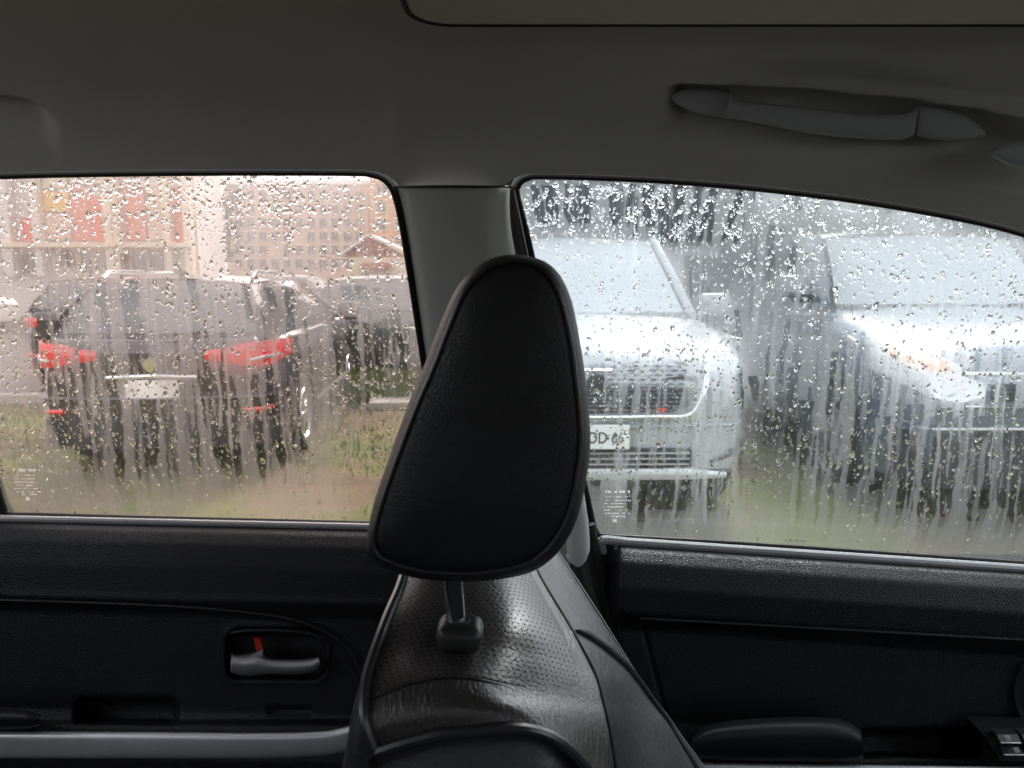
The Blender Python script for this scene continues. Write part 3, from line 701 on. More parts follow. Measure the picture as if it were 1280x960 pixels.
# -- far cars on the road
for (x, y, h, pn, lab) in ((-13.2, 19.0, 80, 'cream_paint', 'cream car parked in front of the shop building, left of the red panel'), (-8.2, 21.0, 95, 'white_paint', 'white car on the road beyond the roof of the plum-grey hatchback'),
                           (-4.6, 24.5, 85, 'white_paint', 'white car on the road in front of the kiosk')):
    P4 = dict(P3); P4.update(yr1=3.3, yr2=3.85, tumble=.72, H=1.48); P4['paint'] = M[pn]
    o_, band, mir, hw, yfr, yre, L = vehicle('distant_car', lab, 'car', (x, y, 0), R(h), P4, 'cars parked on the road beyond')
    for sgn in (1, -1):
        cols = [(.5, .66, .76), (.84, .70, .80)]
        if sgn < 0: cols = mir(cols)
        band('headlight', cols, M['lamp_clear'], .014)

# ---- grass
def grass():
    n = 52000; rn = np.random.default_rng(5)
    x = rn.uniform(-7, 7.5, n); y = rn.uniform(1.9, 13, n)
    h = .03 + .05 * rn.random(n)
    tuft = (np.sin(x * 2.1 + 1.3 * np.sin(y * 1.7)) + np.sin(y * 2.6 + 1.1 * np.cos(x * 2.3))) * .5
    keep = (tuft + rn.normal(size=n) * .45 > -.1) & ~((x < -3.6) & (y > 8.3))
    x, y, h = x[keep], y[keep], h[keep]
    m = 5200; xe = rn.normal(-1.80, .50, m); ye = rn.normal(8.75, .20, m); he = .18 + .22 * rn.random(m)
    x = np.r_[x, xe]; y = np.r_[y, ye]; h = np.r_[h, he]; n = len(x)
    a = rn.uniform(0, 2 * np.pi, n); w = .006 + .006 * rn.random(n); ln = rn.normal(size=(n, 2)) * .35 * h[:, None]
    z = np.zeros(n)
    V = np.stack([np.c_[x - w * np.cos(a), y - w * np.sin(a), z], np.c_[x + w * np.cos(a), y + w * np.sin(a), z], np.c_[x + ln[:, 0], y + ln[:, 1], h]], 1).reshape(-1, 3)
    F = np.arange(n * 3).reshape(-1, 3)
    return meshobj('grass', V.tolist(), F.tolist(), M['blade'], None, False)
tag(grass(), 'short wet grass and weeds growing between the parked cars', 'grass', kind='stuff')

# ============================================================ THE CAR WE SIT IN
# window outlines on the leaning glass plane (picture reference points unprojected on that plane)
OUT_REAR = [(-90, 236), (-40, 224), (0, 222), (100, 219.5), (220, 218), (340, 217.5), (440, 218), (462, 219.5), (478, 225), (488, 236), (494, 252), (502, 290), (514, 365), (526, 445), (540, 540), (555, 655),
            (470, 653), (350, 650), (200, 646.5), (60, 642.5), (12, 641), (6, 632), (-4, 600), (-30, 520), (-62, 400), (-88, 290)]
OUT_FRONT = [(648, 242), (649.5, 233), (654, 227), (662, 223.5), (674, 222), (740, 223.5), (820, 227), (900, 233), (980, 241), (1060, 251), (1130, 262), (1200, 275), (1260, 289), (1320, 308), (1380, 334), (1420, 362), (1428, 400),
             (1428, 716), (1280, 702), (1100, 689.5), (930, 678), (800, 670.5), (762, 668), (747, 664), (738, 628), (716, 530), (695, 440), (676, 360), (660, 290)]
rear_w = [ow(x, y) for x, y in OUT_REAR]; front_w = [ow(x, y) for x, y in OUT_FRONT]
car = empty('car_cabin', (0, .1, .3)); tag(car, 'dark car interior seen from inside: grey headliner, pillar trim, misted side windows', 'car interior')
def rel(o, par):                        # keep world placement below an offset parent
    o.parent = par; o.matrix_parent_inverse = Matrix.Translation(-par.location); return o
def kid(o, par): return rel(o, par)

def top_edge(px):
    xs = [-620, -90, 0, 100, 220, 340, 440, 470, 484, 494, 503, 625, 633, 643, 658, 740, 820, 900, 980, 1060, 1130, 1200, 1260, 1320, 1380, 1440, 1560]
    ys = [232, 219, 216, 213.5, 212, 211.5, 212, 214, 219, 227, 233.5, 233.5, 230, 223, 217, 218, 221.5, 227, 235, 245, 256, 269, 283, 302, 328, 362, 430]
    return interp(px, xs, ys)
# --- outer skin with the two window holes (closes every gap between the trims)
def wp(x, z, off=.0): return Vector((x, wall_y(z) + off, z))
outer = [wp(-1.9, 1.10), wp(1.35, 1.10), wp(1.35, 1.20)] + [ow(px, top_edge(px) - 9) for px in (1500, 1420, 1360, 1300, 1230, 1160, 1080, 1000, 900, 800, 700, 660, 560, 480, 440, 300, 100, -90)] + [wp(-1.9, 1.55)]
loops = [outer, [p + (p - sum(rear_w, Vector()) / len(rear_w)).normalized() * .004 for p in rear_w][::-1], [p + (p - sum(front_w, Vector()) / len(front_w)).normalized() * .004 for p in front_w][::-1]]
tri = tessellate_polygon([[Vector((p.x, p.z, 0)) for p in l] for l in loops])
flat = [p + Vector((0, .012, 0)) for l in loops for p in l]
kid(meshobj('side_frame', flat, [tuple(t) for t in tri], M['rubber'], None, False), car)

# --- headliner
def recess(px, py):
    d = 0
    T = interp(px, [800, 827, 850, 917, 1014, 1131, 1225, 1280, 1420], [116, 110, 107.5, 108, 115, 126, 140, 152, 196])
    if px > 815 and py > T - 3:
        d += ss(4, 34, top_edge(px) - py) * .030 * ss(T - 2, T + 3, py) * (1 - ss(T + 16, T + 95, py)) * ss(822, 866, px) * (1 + .7 * ss(960, 1100, px)) * (1 - .35 * ss(1220, 1360, px))
    T2 = interp(px, [-300, -120, 0, 35, 58, 72], [100, 112, 121, 127, 140, 158])
    if px < 75 and py > T2 - 3:
        d += .026 * ss(T2 - 3, T2 + 4, py) * (1 - ss(T2 + 10, T2 + 60, py)) * (1 - ss(30, 76, px))
    return d
rail = [(0, 0), (-.004, .010), (-.010, .022), (-.018, .036), (-.028, .050), (-.040, .064), (-.055, .078), (-.072, .090), (-.088, .101), (-.105, .112), (-.125, .121), (-.15, .128), (-.185, .133), (-.23, .136)]
rail = [tuple(p)[:2] for p in crs([Vector((a, b, 0)) for a, b in rail], 8)]
rows = []
NX = 470; pxs = [-620 + (1560 + 620) * i / NX for i in range(NX + 1)]
E = []
for px in pxs: E.append(ow(px, top_edge(px), -.012))
for k, (dy, dz) in enumerate(rail):
    r = []
    for i, px in enumerate(pxs):
        e = E[i]; ztar = 1.682 - .10 * max(0, e.x - .35) ** 1.5; s = (ztar - e.z) / .152 if dz > 0 else 1
        p = Vector((e.x, e.y + dy * (1 + .25 * max(0, s - 1)), e.z + dz * (.152 / .136) * s))
        q = proj(p)
        d = recess(*q) if k < len(rail) - 1 else 0
        rg = math.exp(-((q[1] - interp(q[0], [400, 900, 1300, 1500], [84, 84, 120, 140])) / 15) ** 2) * ss(560, 760, q[0]) * .0035   # soft swage above the handle
        n_ = Vector((0, .86, .5)); p = p + n_ * (d + rg)
        r.append(p)
    rows.append(r)
for (y, dz) in ((.40, .012), (.25, .02), (.1, .024), (-.1, .022), (-.3, .01), (-.45, -.02), (-.55, -.08), (-.60, -.14)):
    rows.append([Vector((e.x, y, 1.682 - .10 * max(0, e.x - .35) ** 1.5 + dz)) for e in E])
kid(surf('headliner', rows, M['liner'], None, False), car)
# seam where pillar trim meets the headliner + pillar trim
LFT = [(497, 234), (503, 262), (510, 300), (520, 365), (531, 445), (545, 540), (560, 655), (566, 720)]
RGT = [(637, 234), (637, 262), (641, 300), (655, 365), (674, 445), (702, 560), (728, 655), (738, 712)]
rws = []
for (a, b_) in zip(LFT, RGT):
    A = ow(*a, -.004); B = ow(*b_, -.004); r = []
    for k in range(17):
        u = k / 16; p = A.lerp(B, u); bul = max(0, math.sin(math.pi * u)) ** .55 * .022; p = p + Vector((0, -bul + .012 * max(0, (u - .78) / .22) ** 2, 0)); r.append(p)
    rws.append(r)
cols = list(zip(*rws)); cols = [crs(c, 5) for c in cols]; rws = [list(r) for r in zip(*cols)]
kid(surf('pillar_trim', rws, M['trimgrey'], None, False), car)
b = MB(); b.tube([ow(495 + i * 12, 233.5 + .1 * math.sin(i), -.030 * math.sin(math.pi * min(1, max(0, i / 12))) ** .5 - .004) for i in range(13)], .0011, 6); kid(b.build('trim_seam', M['rubber'], None, True), car)
# rounded lower end of the light belt trim seen past the headrest
b = MB(); pth = [at(706, 560, .80), at(716, 620, .80), at(722, 665, .80), at(722, 692, .80), at(714, 703, .80)]
b.tube(crs(pth, 6), [.012] * 6 + [.013] * 12 + [.012 - .002 * k / 6 for k in range(6)] + [.006], 12, False, .7); kid(b.build('belt_adjuster_cover', M['trimgrey'], None, True), car)

# --- sunroof shade
def rrect(x0, x1, y0, y1, r, n=6):
    o = []
    for cx, cy, a0 in ((x1 - r, y1 - r, 0), (x0 + r, y1 - r, 90), (x0 + r, y0 + r, 180), (x1 - r, y0 + r, 270)):
        for k in range(n + 1): a = R(a0 + 90 * k / n); o.append((cx + r * math.cos(a), cy + r * math.sin(a)))
    return o
zs = 1.640
ya_ = (CAM + ray(640, 33) * ((zs - CAM.z) / ray(640, 33).z)).y; xa_ = at(517, 33, ya_).x
b = MB(); rings = []
for ins, z in ((.0, zs + .035), (.0, zs + .003), (.002, zs + .001), (.005, zs)):
    rings.append([Vector((x, y, z)) for x, y in rrect(xa_ + ins, 1.05 - ins, -.28 + ins, ya_ - ins, .03)])
vs = [p for r in rings for p in r]; nc = len(rings[0]); f = gridfaces(4, nc, True); f.append(tuple(3 * nc + k for k in range(nc)))
kid(meshobj('sunroof_shade', vs, f, M['liner'], None, True, None, 50), car)

b = MB(); b.tube([Vector((x, y, zs + .002)) for x, y in rrect(xa_ - .001, 1.051, -.281, ya_ + .001, .031)], .0022, 6, True); kid(b.build('groove_shade_line', M['rubber'], None, True), car)  # black tube draws the shaded groove round the sunroof panel
# --- grab handle (bar + two mounts) sitting in its recess
gh = [(868, 128), (912, 133), (960, 146), (1020, 157), (1080, 163), (1130, 163), (1158, 160)]
def gp(px, py, Y): return at(px, py, Y)
b = MB(); top = [(914, 112), (922, 125), (975, 131), (1020, 136), (1070, 141), (1112, 143), (1135, 140), (1149, 132)]; bot = [(906, 147), (920, 149), (967, 158), (1020, 168), (1070, 173), (1112, 175), (1130, 174), (1143, 168)]
def slab(top, bot, Yc, th, bulge):
    t3 = crs([Vector((x, y, 0)) for x, y in top], 6); b3 = crs([Vector((x, y, 0)) for x, y in bot], 6); n_ = 12; rws_ = []
    for k in range(n_ * 2):
        a = 2 * math.pi * k / (n_ * 2); s = .5 - .5 * math.cos(a) if True else 0
        v = .5 - .5 * math.copysign(abs(math.cos(a)) ** .75, math.cos(a)); dY = -math.copysign(abs(math.sin(a)) ** .8, math.sin(a)) * th
        rws_.append([at(p.x + (q.x - p.x) * v, p.y + (q.y - p.y) * v, Yc + dY) for p, q in zip(t3, b3)])
    cols_ = len(rws_[0]); vs_ = [p for r in rws_ for p in r]; m_ = len(rws_); F = []
    for i in range(m_):
        j = (i + 1) % m_
        for c in range(cols_ - 1): F.append((i * cols_ + c, i * cols_ + c + 1, j * cols_ + c + 1, j * cols_ + c))
    F.append(tuple(i * cols_ for i in range(m_))); F.append(tuple(i * cols_ + cols_ - 1 for i in reversed(range(m_))))
    return vs_, F
grab = empty('grab_handle', tuple(at(1010, 150, .72))); 
tag(grab, 'grey overhead grab handle in its recess above the front door window', 'handle')
kid(meshobj('grip', *slab(top, bot, .719, .010, 0), M['handle'], None, True, None, 60), grab)
kid(meshobj('mount', *slab([(838, 118), (860, 110), (905, 112), (917, 116)], [(842, 128), (865, 140), (900, 147), (912, 150)], .728, .009, 0), M['handle'], None, True, None, 60), grab)
kid(meshobj('mount', *slab([(1151, 130), (1175, 134), (1205, 143), (1224, 157), (1232, 166)], [(1146, 170), (1165, 174), (1195, 176), (1218, 174), (1232, 169)], .728, .009, 0), M['handle'], None, True, None, 60), grab)
kid(meshobj('visor_mount', *slab([(1238, 188), (1262, 178), (1300, 174), (1340, 176)], [(1240, 196), (1262, 207), (1300, 215), (1340, 222)], .70, .012, 0), M['handle'], None, True, None, 60), car)

# --- relief panels for the doors
def relief(name, x0, x1, yt, yb__, step, depth, m, par):
    nx = int((x1 - x0) / step) + 1; ny = int(130 if step < 4 else 60) ; rws_ = []
    for j in range(ny + 1):
        v = j / ny; r = []
        for i in range(nx + 1):
            px = x0 + (x1 - x0) * i / nx; t, bb = yt(px), yb__(px); py = t + (bb - t) * v
            r.append(at(px, py, depth(px, py)))
        rws_.append(r)
    return kid(surf(name, rws_, m, None, False), par)
rdoor = empty('rear_door', (-.35, .86, .7)); tag(rdoor, 'rear car door with black panel, red lock marker and silver lever under the pink-tinged misted window', 'car door')
fdoor = empty('front_door', (.4, .86, .7)); tag(fdoor, 'front car door with grained black panel, armrest and window switches at lower right', 'car door')
# rear door: rows
def rsill(px): return 645 + (px - 10) * .0225
def rdepth(px, py):
    s = py - rsill(px)
    Y = interp(s, [0, 4, 8, 14, 30, 60, 92, 100, 110, 118, 240, 262, 300, 340, 480], [.862, .856, .848, .838, .828, .822, .820, .818, .822, .826, .822, .812, .80, .80, .80])
    # inset edge: curve that drops down at the right
    e = interp(px, [-200, 0, 200, 330, 390, 425, 445], [748, 750, 757, 768, 782, 803, 832])
    ins = ss(e - 3, e + 5, py) * (1 - ss(443, 452, px)) * (1 - ss(898, 908, py))
    Y += .010 * ins
    d = sdrr(px, py, 284, 787, 407, 848, 16); Y += .022 * (1 - ss(-6, 4, d)); Y -= .0035 * (1 - ss(0, 5, abs(d - 3)))
    d = sdrr(px, py, 94, 873, 222, 930, 10); Y += .03 * (1 - ss(-5, 3, d)) * (1 - ss(900, 906, py))
    d = sdrr(px, py, 334, 884, 390, 892, 3); Y += .008 * (1 - ss(-2, 2, d))
    return Y
relief('door_panel', -420, 590, rsill, lambda px: 1150, 2.8, rdepth, M['panel'], rdoor)
b = MB(); b.tube([at(x, rsill(x) + 3.2, .852) for x in range(-420, 600, 30)], .0042, 10); kid(b.build('sill_weatherstrip', M['bead'], None, True), rdoor)
b = MB(); b.tube(crs([at(x, y, .818) for x, y in ((-300, 748), (-100, 749), (0, 750), (200, 757), (330, 768), (390, 782), (425, 803), (445, 832), (452, 870), (452, 900))], 6), .0016, 8); kid(b.build('panel_welt', M['panel'], None, True), rdoor)
# silver strip
tp = [(-420, 912), (0, 914), (200, 915), (330, 916), (400, 914), (430, 909), (450, 903)]; bt = [(-420, 948), (0, 948), (200, 948), (330, 948), (400, 945), (430, 940), (452, 934)]
kid(meshobj('silver_strip', *slab(tp, bt, .800, .010, 0), M['silver'], None, True, None, 60), rdoor)
kid(meshobj('armrest', *slab([(-420, 880), (-100, 884), (0, 886), (30, 888), (50, 893)], [(-420, 909), (-100, 910), (0, 911), (35, 910), (53, 905)], .785, .03, 0), M['arm'], None, True, None, 60), rdoor)
# lever, bezel, lock marker
lev = MB(); lt = crs([Vector((x, y, 0)) for x, y in ((289, 820), (300, 821), (311, 820), (322, 819), (340, 826), (370, 827), (390, 826), (399, 824))], 5); lb = crs([Vector((x, y, 0)) for x, y in ((290, 838), (300, 842), (312, 843), (322, 842), (340, 840), (370, 840), (390, 837), (399, 828))], 5)
rws_ = []
for k in range(7):
    v = k / 6; rws_.append([at(p.x + (q.x - p.x) * v, p.y + (q.y - p.y) * v, .812 + (.018 * (v - .30) ** 2 * 3 if True else 0) + .012 * (1 - ss(0, .35, v))) for p, q in zip(lt, lb)])
lvo = kid(surf('handle_lever', rws_, M['lever'], None, False), rdoor)
sm = lvo.modifiers.new('s', 'SOLIDIFY'); sm.thickness = .003
tri_ = MB(); tri_.prism([at(313, 820, .822), at(328, 813, .822), at(328, 824, .822), at(320, 826, .822)], (0, .004, 0)); kid(tri_.build('lever_wing', M['lever'], None), rdoor)
b = MB(); b.prism([at(317, 799, .828), at(325, 799, .828), at(328, 811, .828), at(321, 814, .828)], (0, .006, 0)); kid(b.build('lock_marker', M['red'], None), rdoor)
b = MB(); b.tube(crs([at(x, y, .822) for x, y in ((288, 791), (310, 788), (350, 788), (385, 791), (404, 798))], 6), .002, 8); kid(b.build('handle_bezel', M['arm'], None, True), rdoor)
# front door
def fsill(px): return 672 + (px - 760) * .0675
def fdepth(px, py):
    s = py - fsill(px)
    Y = interp(s, [0, 4, 8, 14, 30, 60, 92, 98, 104, 112, 225, 250, 300, 480], [.862, .856, .848, .836, .822, .812, .812, .815, .826, .832, .826, .815, .80, .80])
    if px < 778: Y += .05 * (1 - ss(752, 778, px))
    d = abs(px - interp(py, [770, 870, 960], [800, 826, 850])); Y += .004 * (1 - ss(0, 3, d)) * ss(768, 776, py)
    d = sdrr(px, py, 1072, 912, 1226, 975, 12); Y += .035 * (1 - ss(-6, 3, d)) * (1 - ss(942, 948, py)) 
    d = math.hypot(px - 1318, (py - 866) * .9); Y -= .006 * (1 - ss(0, 5, abs(d - 50)))
    return Y
relief('door_panel', 752, 1460, fsill, lambda px: 1150, 2.8, fdepth, M['panel'], fdoor)
b = MB(); pth = [at(753, 690, .858), at(751, 678, .853), at(758, fsill(765) + 2.5, .851)] + [at(x, fsill(x) + 4.0, .851) for x in range(785, 1460, 30)]
b.tube(crs(pth, 3), .0055, 10); kid(b.build('sill_weatherstrip', M['bead'], None, True), fdoor)
b = MB(); b.tube([at(x, 773 + (x - 800) * .056, .812) for x in range(800, 1460, 30)], .0017, 8); kid(b.build('panel_welt', M['panel'], None, True), fdoor)
kid(meshobj('armrest', *slab([(866, 918), (885, 906), (930, 899), (1000, 896), (1050, 899), (1076, 912)], [(862, 946), (890, 949), (940, 951), (1010, 952), (1060, 952), (1080, 948)], .78, .045, 0), M['arm'], None, True, None, 60), fdoor)
kid(meshobj('silver_strip', *slab([(860, 953), (1000, 955), (1150, 957), (1460, 961)], [(860, 975), (1000, 976), (1150, 978), (1460, 985)], .775, .008, 0), M['silver'], None, True, None, 60), fdoor)
b = MB(); b.prism([at(1226, 914, .785), at(1420, 918, .785), at(1420, 954, .778), at(1250, 951, .778)], (0, .03, .0)); sw = kid(b.build('switch_plate', M['arm'], None), fdoor)
def switch(x0, y0, x1, y1, gl):
    b = MB(); P0 = [at(x0, y0, .776), at(x1, y0, .776), at(x1 + 5, y1, .768), at(x0 + 5, y1, .768)]; b.prism(P0, (0, .012, .0)); w = kid(b.build('window_switch', M['guide'], None), fdoor)
    b = MB(); b.tube([at(x0 + 5, y1 - .5, .7665), at(x1 + 4, y1 - .2, .7665)], .0009, 6); b_ = b.build('switch_edge', M['silver'], None); b_.parent = w
    b = MB()
    for q in gl:
        b.tube([at(x, y, .7665) for x, y in q], .0006, 4)
    b_ = b.build('switch_symbol', M['glyph'], None); b_.parent = w
def carglyph(cx, cy): return [[(cx - 4, cy - 3), (cx + 1, cy - 3), (cx + 4, cy + 2.5), (cx - 1, cy + 2.5), (cx - 4, cy - 3)], [(cx - 2, cy - 2), (cx + 1, cy + 2)], [(cx, cy - 2), (cx + 3, cy + 2)]]
switch(1246, 918, 1272, 929, carglyph(1260, 923)); switch(1250, 933, 1276, 944, carglyph(1271, 938)); switch(1277, 918, 1303, 929, carglyph(1291, 923)); switch(1282, 933, 1308, 944, carglyph(1298, 938))
# dark B-pillar lower / seat belt strip between doors
b = MB(); b.prism([at(700, 600, .875), at(742, 640, .872), at(752, 700, .872), at(800, 900, .86), at(800, 1150, .86), at(540, 1150, .86), at(540, 640, .875)], (0, .02, 0)); kid(b.build('pillar_lower', M['frame'], None), car)
b = MB(); b.tube(crs([at(738, 655, .85), at(744, 690, .85), at(760, 760, .848), at(790, 900, .842), at(806, 1000, .84)], 6), .006, 8); kid(b.build('door_gap_seal', M['rubber'], None, True), car)
b = MB(); b.tube(crs([at(712, 640, .862), at(726, 690, .858), at(748, 770, .852), at(772, 880, .845)], 6), .006, 8); kid(b.build('pillar_edge_trim', M['frame'], None, True), car)

# --- window seals and frames
def loop_tube(outl, off, r, n=10, flat=1.0, grow=0.0):
    cx = sum(x for x, y in outl) / len(outl); 
    P_ = []
    m = len(outl)
    for i, (x, y) in enumerate(outl):
        xp, yp = outl[i - 1]; xn, yn = outl[(i + 1) % m]; tx, ty = xn - xp, yn - yp; l = math.hypot(tx, ty); nx, ny = ty / l, -tx / l
        P_.append(Vector((x + nx * grow, y + ny * grow, 0)))
    P_ = crs(P_, 4, True); return MB().tube([ow(p.x, p.y, off) for p in P_], r, n, True, flat)
kid(loop_tube(OUT_REAR, -.004, .0036, grow=2.2).build('window_seal', M['rubber'], None, True), rdoor)
kid(loop_tube(OUT_FRONT, -.004, .0036, grow=2.2).build('window_seal', M['rubber'], None, True), fdoor)
kid(loop_tube(OUT_REAR, -.000, .0045, grow=5.5).build('window_frame', M['frame'], None, True), rdoor)
kid(loop_tube(OUT_FRONT, -.000, .0045, grow=5.0).build('window_frame', M['frame'], None, True), fdoor)
# wide dark door frame between the pillar and the front glass
A1 = [(637, 240), (638, 262), (642, 300), (656, 365), (675, 445), (703, 560), (729, 655), (742, 700)]; B1 = [(646, 238), (651, 262), (659, 300), (673, 365), (692, 445), (718, 560), (739, 655), (748, 690)]
rws = []
for a, b_ in zip(A1, B1):
    P0, P1 = ow(*a, -.006), ow(*b_, .002); rws.append([P0.lerp(P1, k / 8) + Vector((0, -.007 * math.sin(math.pi * k / 8) ** .7, 0)) for k in range(9)])
cols = list(zip(*rws)); cols = [crs(c, 4) for c in cols]; rws = [list(r) for r in zip(*cols)]
kid(surf('frame_upright', rws, M['frame'], None, False), fdoor)
b = MB(); b.tube(crs([ow(x - 3.2, y, -.007) for x, y in B1], 4), .0010, 6); kid(b.build('frame_bead', M['silver'], None, True), fdoor)

# ------------------------------------------------------------ misted glass with runs, and the raindrops on it
def vnoise(shape, sx, sz, rng):         # smooth value noise, cell size in samples
    h, w = shape; gh, gw = int(h / sz) + 3, int(w / sx) + 3; g_ = rng.random((gh, gw))
    yy = np.arange(h) / sz; xx = np.arange(w) / sx; yi = yy.astype(int); xi = xx.astype(int); fy = yy - yi; fx = xx - xi
    fy = fy * fy * (3 - 2 * fy); fx = fx * fx * (3 - 2 * fx); fy = fy[:, None]; fx = fx[None]
    a = g_[np.ix_(yi, xi)]; b = g_[np.ix_(yi, xi + 1)]; c = g_[np.ix_(yi + 1, xi)]; d = g_[np.ix_(yi + 1, xi + 1)]
    return (a * (1 - fx) + b * fx) * (1 - fy) + (c * (1 - fx) + d * fx) * fy
def inpoly(px, py, poly):
    ins = np.zeros(px.shape, bool); n_ = len(poly); j = n_ - 1
    for i in range(n_):
        xi, yi = poly[i]; xj, yj = poly[j]
        c = ((yi > py) != (yj > py)) & (px < (xj - xi) * (py - yi) / (yj - yi + 1e-12) + xi); ins ^= c; j = i
    return ins
STEP = .00115
def glass(name, outl_px, streaks, milk, basefn, dropfn, material, door, lab, xmax_px=None):
    rng = np.random.default_rng(len(streaks) + 3)
    W_ = [ow(x, y) for x, y in outl_px]; x0, x1 = min(p.x for p in W_) - .006, max(p.x for p in W_) + .006; z0, z1 = min(p.z for p in W_) - .006, max(p.z for p in W_) + .006
    nx, nz = int((x1 - x0) / STEP) + 1, int((z1 - z0) / STEP) + 1
    gx = x0 + np.arange(nx) * STEP; gz = z1 - np.arange(nz) * STEP
    Xg, Zg = np.meshgrid(gx, gz); Yg = YB - KT * (Zg - ZB)
    # picture coordinates of every sample, used only to place the mist pattern on the pane
    qx, qy, qz = Xg - CAM.x, Yg - CAM.y, Zg - CAM.z; wq = qy * FW.y + qz * FW.z
    PX = 640 + FPX * qx / wq; PY = 480 - FPX * (qy * UP.y + qz * UP.z) / wq
    shp = Xg.shape
    F_ = basefn(PX, PY)
    F_ = F_ + (vnoise(shp, 9, 120, rng) - .5) * .10 + (vnoise(shp, 4, 60, rng) - .5) * .09 + (vnoise(shp, 60, 60, rng) - .5) * .08 + (vnoise(shp, 2.2, 2.2, rng) - .5) * .06
    Cl = np.zeros(shp)
    allst = list(streaks)
    for (xa, ya, xb, yb, wd, st) in allst:
        A = ow(xa, ya); B = ow(xb, yb); m_ = 40
        zz = gz; t = (A.z - zz) / max(1e-6, (A.z - B.z)); rows_ = np.where((t > -.04) & (t < 1.30))[0]
        if len(rows_) == 0: continue
        n1 = vnoise((len(gz), 1), 1, 28, rng)[:, 0] - .5; n2 = vnoise((len(gz), 1), 1, 7, rng)[:, 0] - .5; n3 = vnoise((len(gz), 1), 1, 16, rng)[:, 0] * .75 + .25 * vnoise((len(gz), 1), 1, 5, rng)[:, 0]
        wm = wd * .00090
        for i in rows_:
            tt = min(1, max(0, t[i])); c = A.x + (B.x - A.x) * tt + n1[i] * .0045 + n2[i] * .0018
            w = wm * (.55 + .75 * n3[i]) * (1 if t[i] < .9 else max(.45, 1 - (t[i] - .9) * 1.6)) * .5
            k0, k1 = int((c - w * 2.2 - x0) / STEP), int((c + w * 2.2 - x0) / STEP) + 2; k0 = max(0, k0); k1 = min(nx, k1)
            if k1 <= k0: continue
            d = np.abs(gx[k0:k1] - c) / max(w, 1e-5); v = np.clip((1.15 - d) / .32, 0, 1) * st * (1 if t[i] < .97 else max(0, .62 - (t[i] - .97) * 1.9))
            edge = (.25 if t[i] < 0 else 1) if t[i] < 0 else 1
            Cl[i, k0:k1] = np.maximum(Cl[i, k0:k1], v * edge)
    Mk = np.zeros(shp)
    for (xa, ya, xb, yb, wd, st) in milk:
        A = ow(xa, ya); B = ow(xb, yb); t = (A.z - gz) / max(1e-6, (A.z - B.z)); n1 = vnoise((len(gz), 1), 1, 30, rng)[:, 0] - .5; n3 = vnoise((len(gz), 1), 1, 10, rng)[:, 0]
        for i in np.where((t > 0) & (t < 1))[0]:
            c = A.x + (B.x - A.x) * t[i] + n1[i] * .004; w = wd * .00045 * (.6 + .7 * n3[i]); k0, k1 = max(0, int((c - w * 2 - x0) / STEP)), min(nx, int((c + w * 2 - x0) / STEP) + 2)
            if k1 > k0: Mk[i, k0:k1] = np.maximum(Mk[i, k0:k1], np.clip((1.1 - np.abs(gx[k0:k1] - c) / w) / .3, 0, 1) * st * min(1, t[i] * 8, (1 - t[i]) * 8))
    Cl = Cl * (1 - .85 * np.clip(Mk, 0, 1)); F_ = F_ + .28 * Mk
    # milky, re-misted trails cross some of the clear parts
    Cl = Cl * (.84 + .25 * vnoise(shp, 4, 22, rng))
    F_ = np.clip(F_ * (1 - np.clip(Cl, 0, 1) * .90), .03, .97)
    # drops
    drops = dropfn(rng, Cl, PX, PY, Xg, Zg)
    ins_d = inpoly(np.array([d[4] for d in drops]), np.array([d[5] for d in drops]), outl_px); drops = [d for d, k in zip(drops, ins_d) if k]
    for d in drops:
        x, z, rx, rz = d[:4]; i0 = int((z1 - z - rz * 1.1) / STEP); i1 = int((z1 - z + rz * 1.1) / STEP) + 2; k0 = int((x - rx * 1.1 - x0) / STEP); k1 = int((x + rx * 1.1 - x0) / STEP) + 2
        i0, k0 = max(0, i0), max(0, k0); i1, k1 = min(nz, i1), min(nx, k1)
        if i1 <= i0 or k1 <= k0: continue
        q = ((Xg[i0:i1, k0:k1] - x) / rx) ** 2 + ((Zg[i0:i1, k0:k1] - z) / rz) ** 2
        F_[i0:i1, k0:k1] *= np.clip(.42 + .58 * (q - .35) / .9, .42, 1)
    # mesh
    cx = sum(x for x, y in outl_px) / len(outl_px); cy = sum(y for x, y in outl_px) / len(outl_px)
    big = [(x + (3.0 if x > cx else -3.0), y + (3.0 if y > cy else -3.0)) for x, y in outl_px]
    keep = inpoly(PX, PY, big)
    fm = keep[:-1, :-1] | keep[1:, :-1] | keep[:-1, 1:] | keep[1:, 1:]
    idx = np.arange(nx * nz).reshape(nz, nx)
    quads = np.stack([idx[:-1, :-1][fm], idx[1:, :-1][fm], idx[1:, 1:][fm], idx[:-1, 1:][fm]], 1)
    used = np.unique(quads); remap = -np.ones(nx * nz, np.int64); remap[used] = np.arange(len(used)); quads = remap[quads]
    V = np.stack([Xg.ravel()[used], Yg.ravel()[used], Zg.ravel()[used]], 1)
    me = bpy.data.meshes.new(name); me.vertices.add(len(V)); me.vertices.foreach_set('co', V.astype(np.float32).ravel())
    me.loops.add(quads.size); me.loops.foreach_set('vertex_index', quads.astype(np.int32).ravel())
    me.polygons.add(len(quads)); me.polygons.foreach_set('loop_start', (np.arange(len(quads)) * 4).astype(np.int32))
    me.polygons.foreach_set('use_smooth', np.ones(len(quads), bool))
    me.update(calc_edges=True)
    a = me.attributes.new('fog', 'FLOAT', 'POINT'); a.data.foreach_set('value', F_.ravel()[used].astype(np.float32))
    me.materials.append(material); o = bpy.data.objects.new(name, me); C.objects.link(o); kid(o, door)
    # raindrop lenses
    nseg = 9; rings = [(1.0, 0.0), (.84, .42), (.50, .78)]
    tv = []
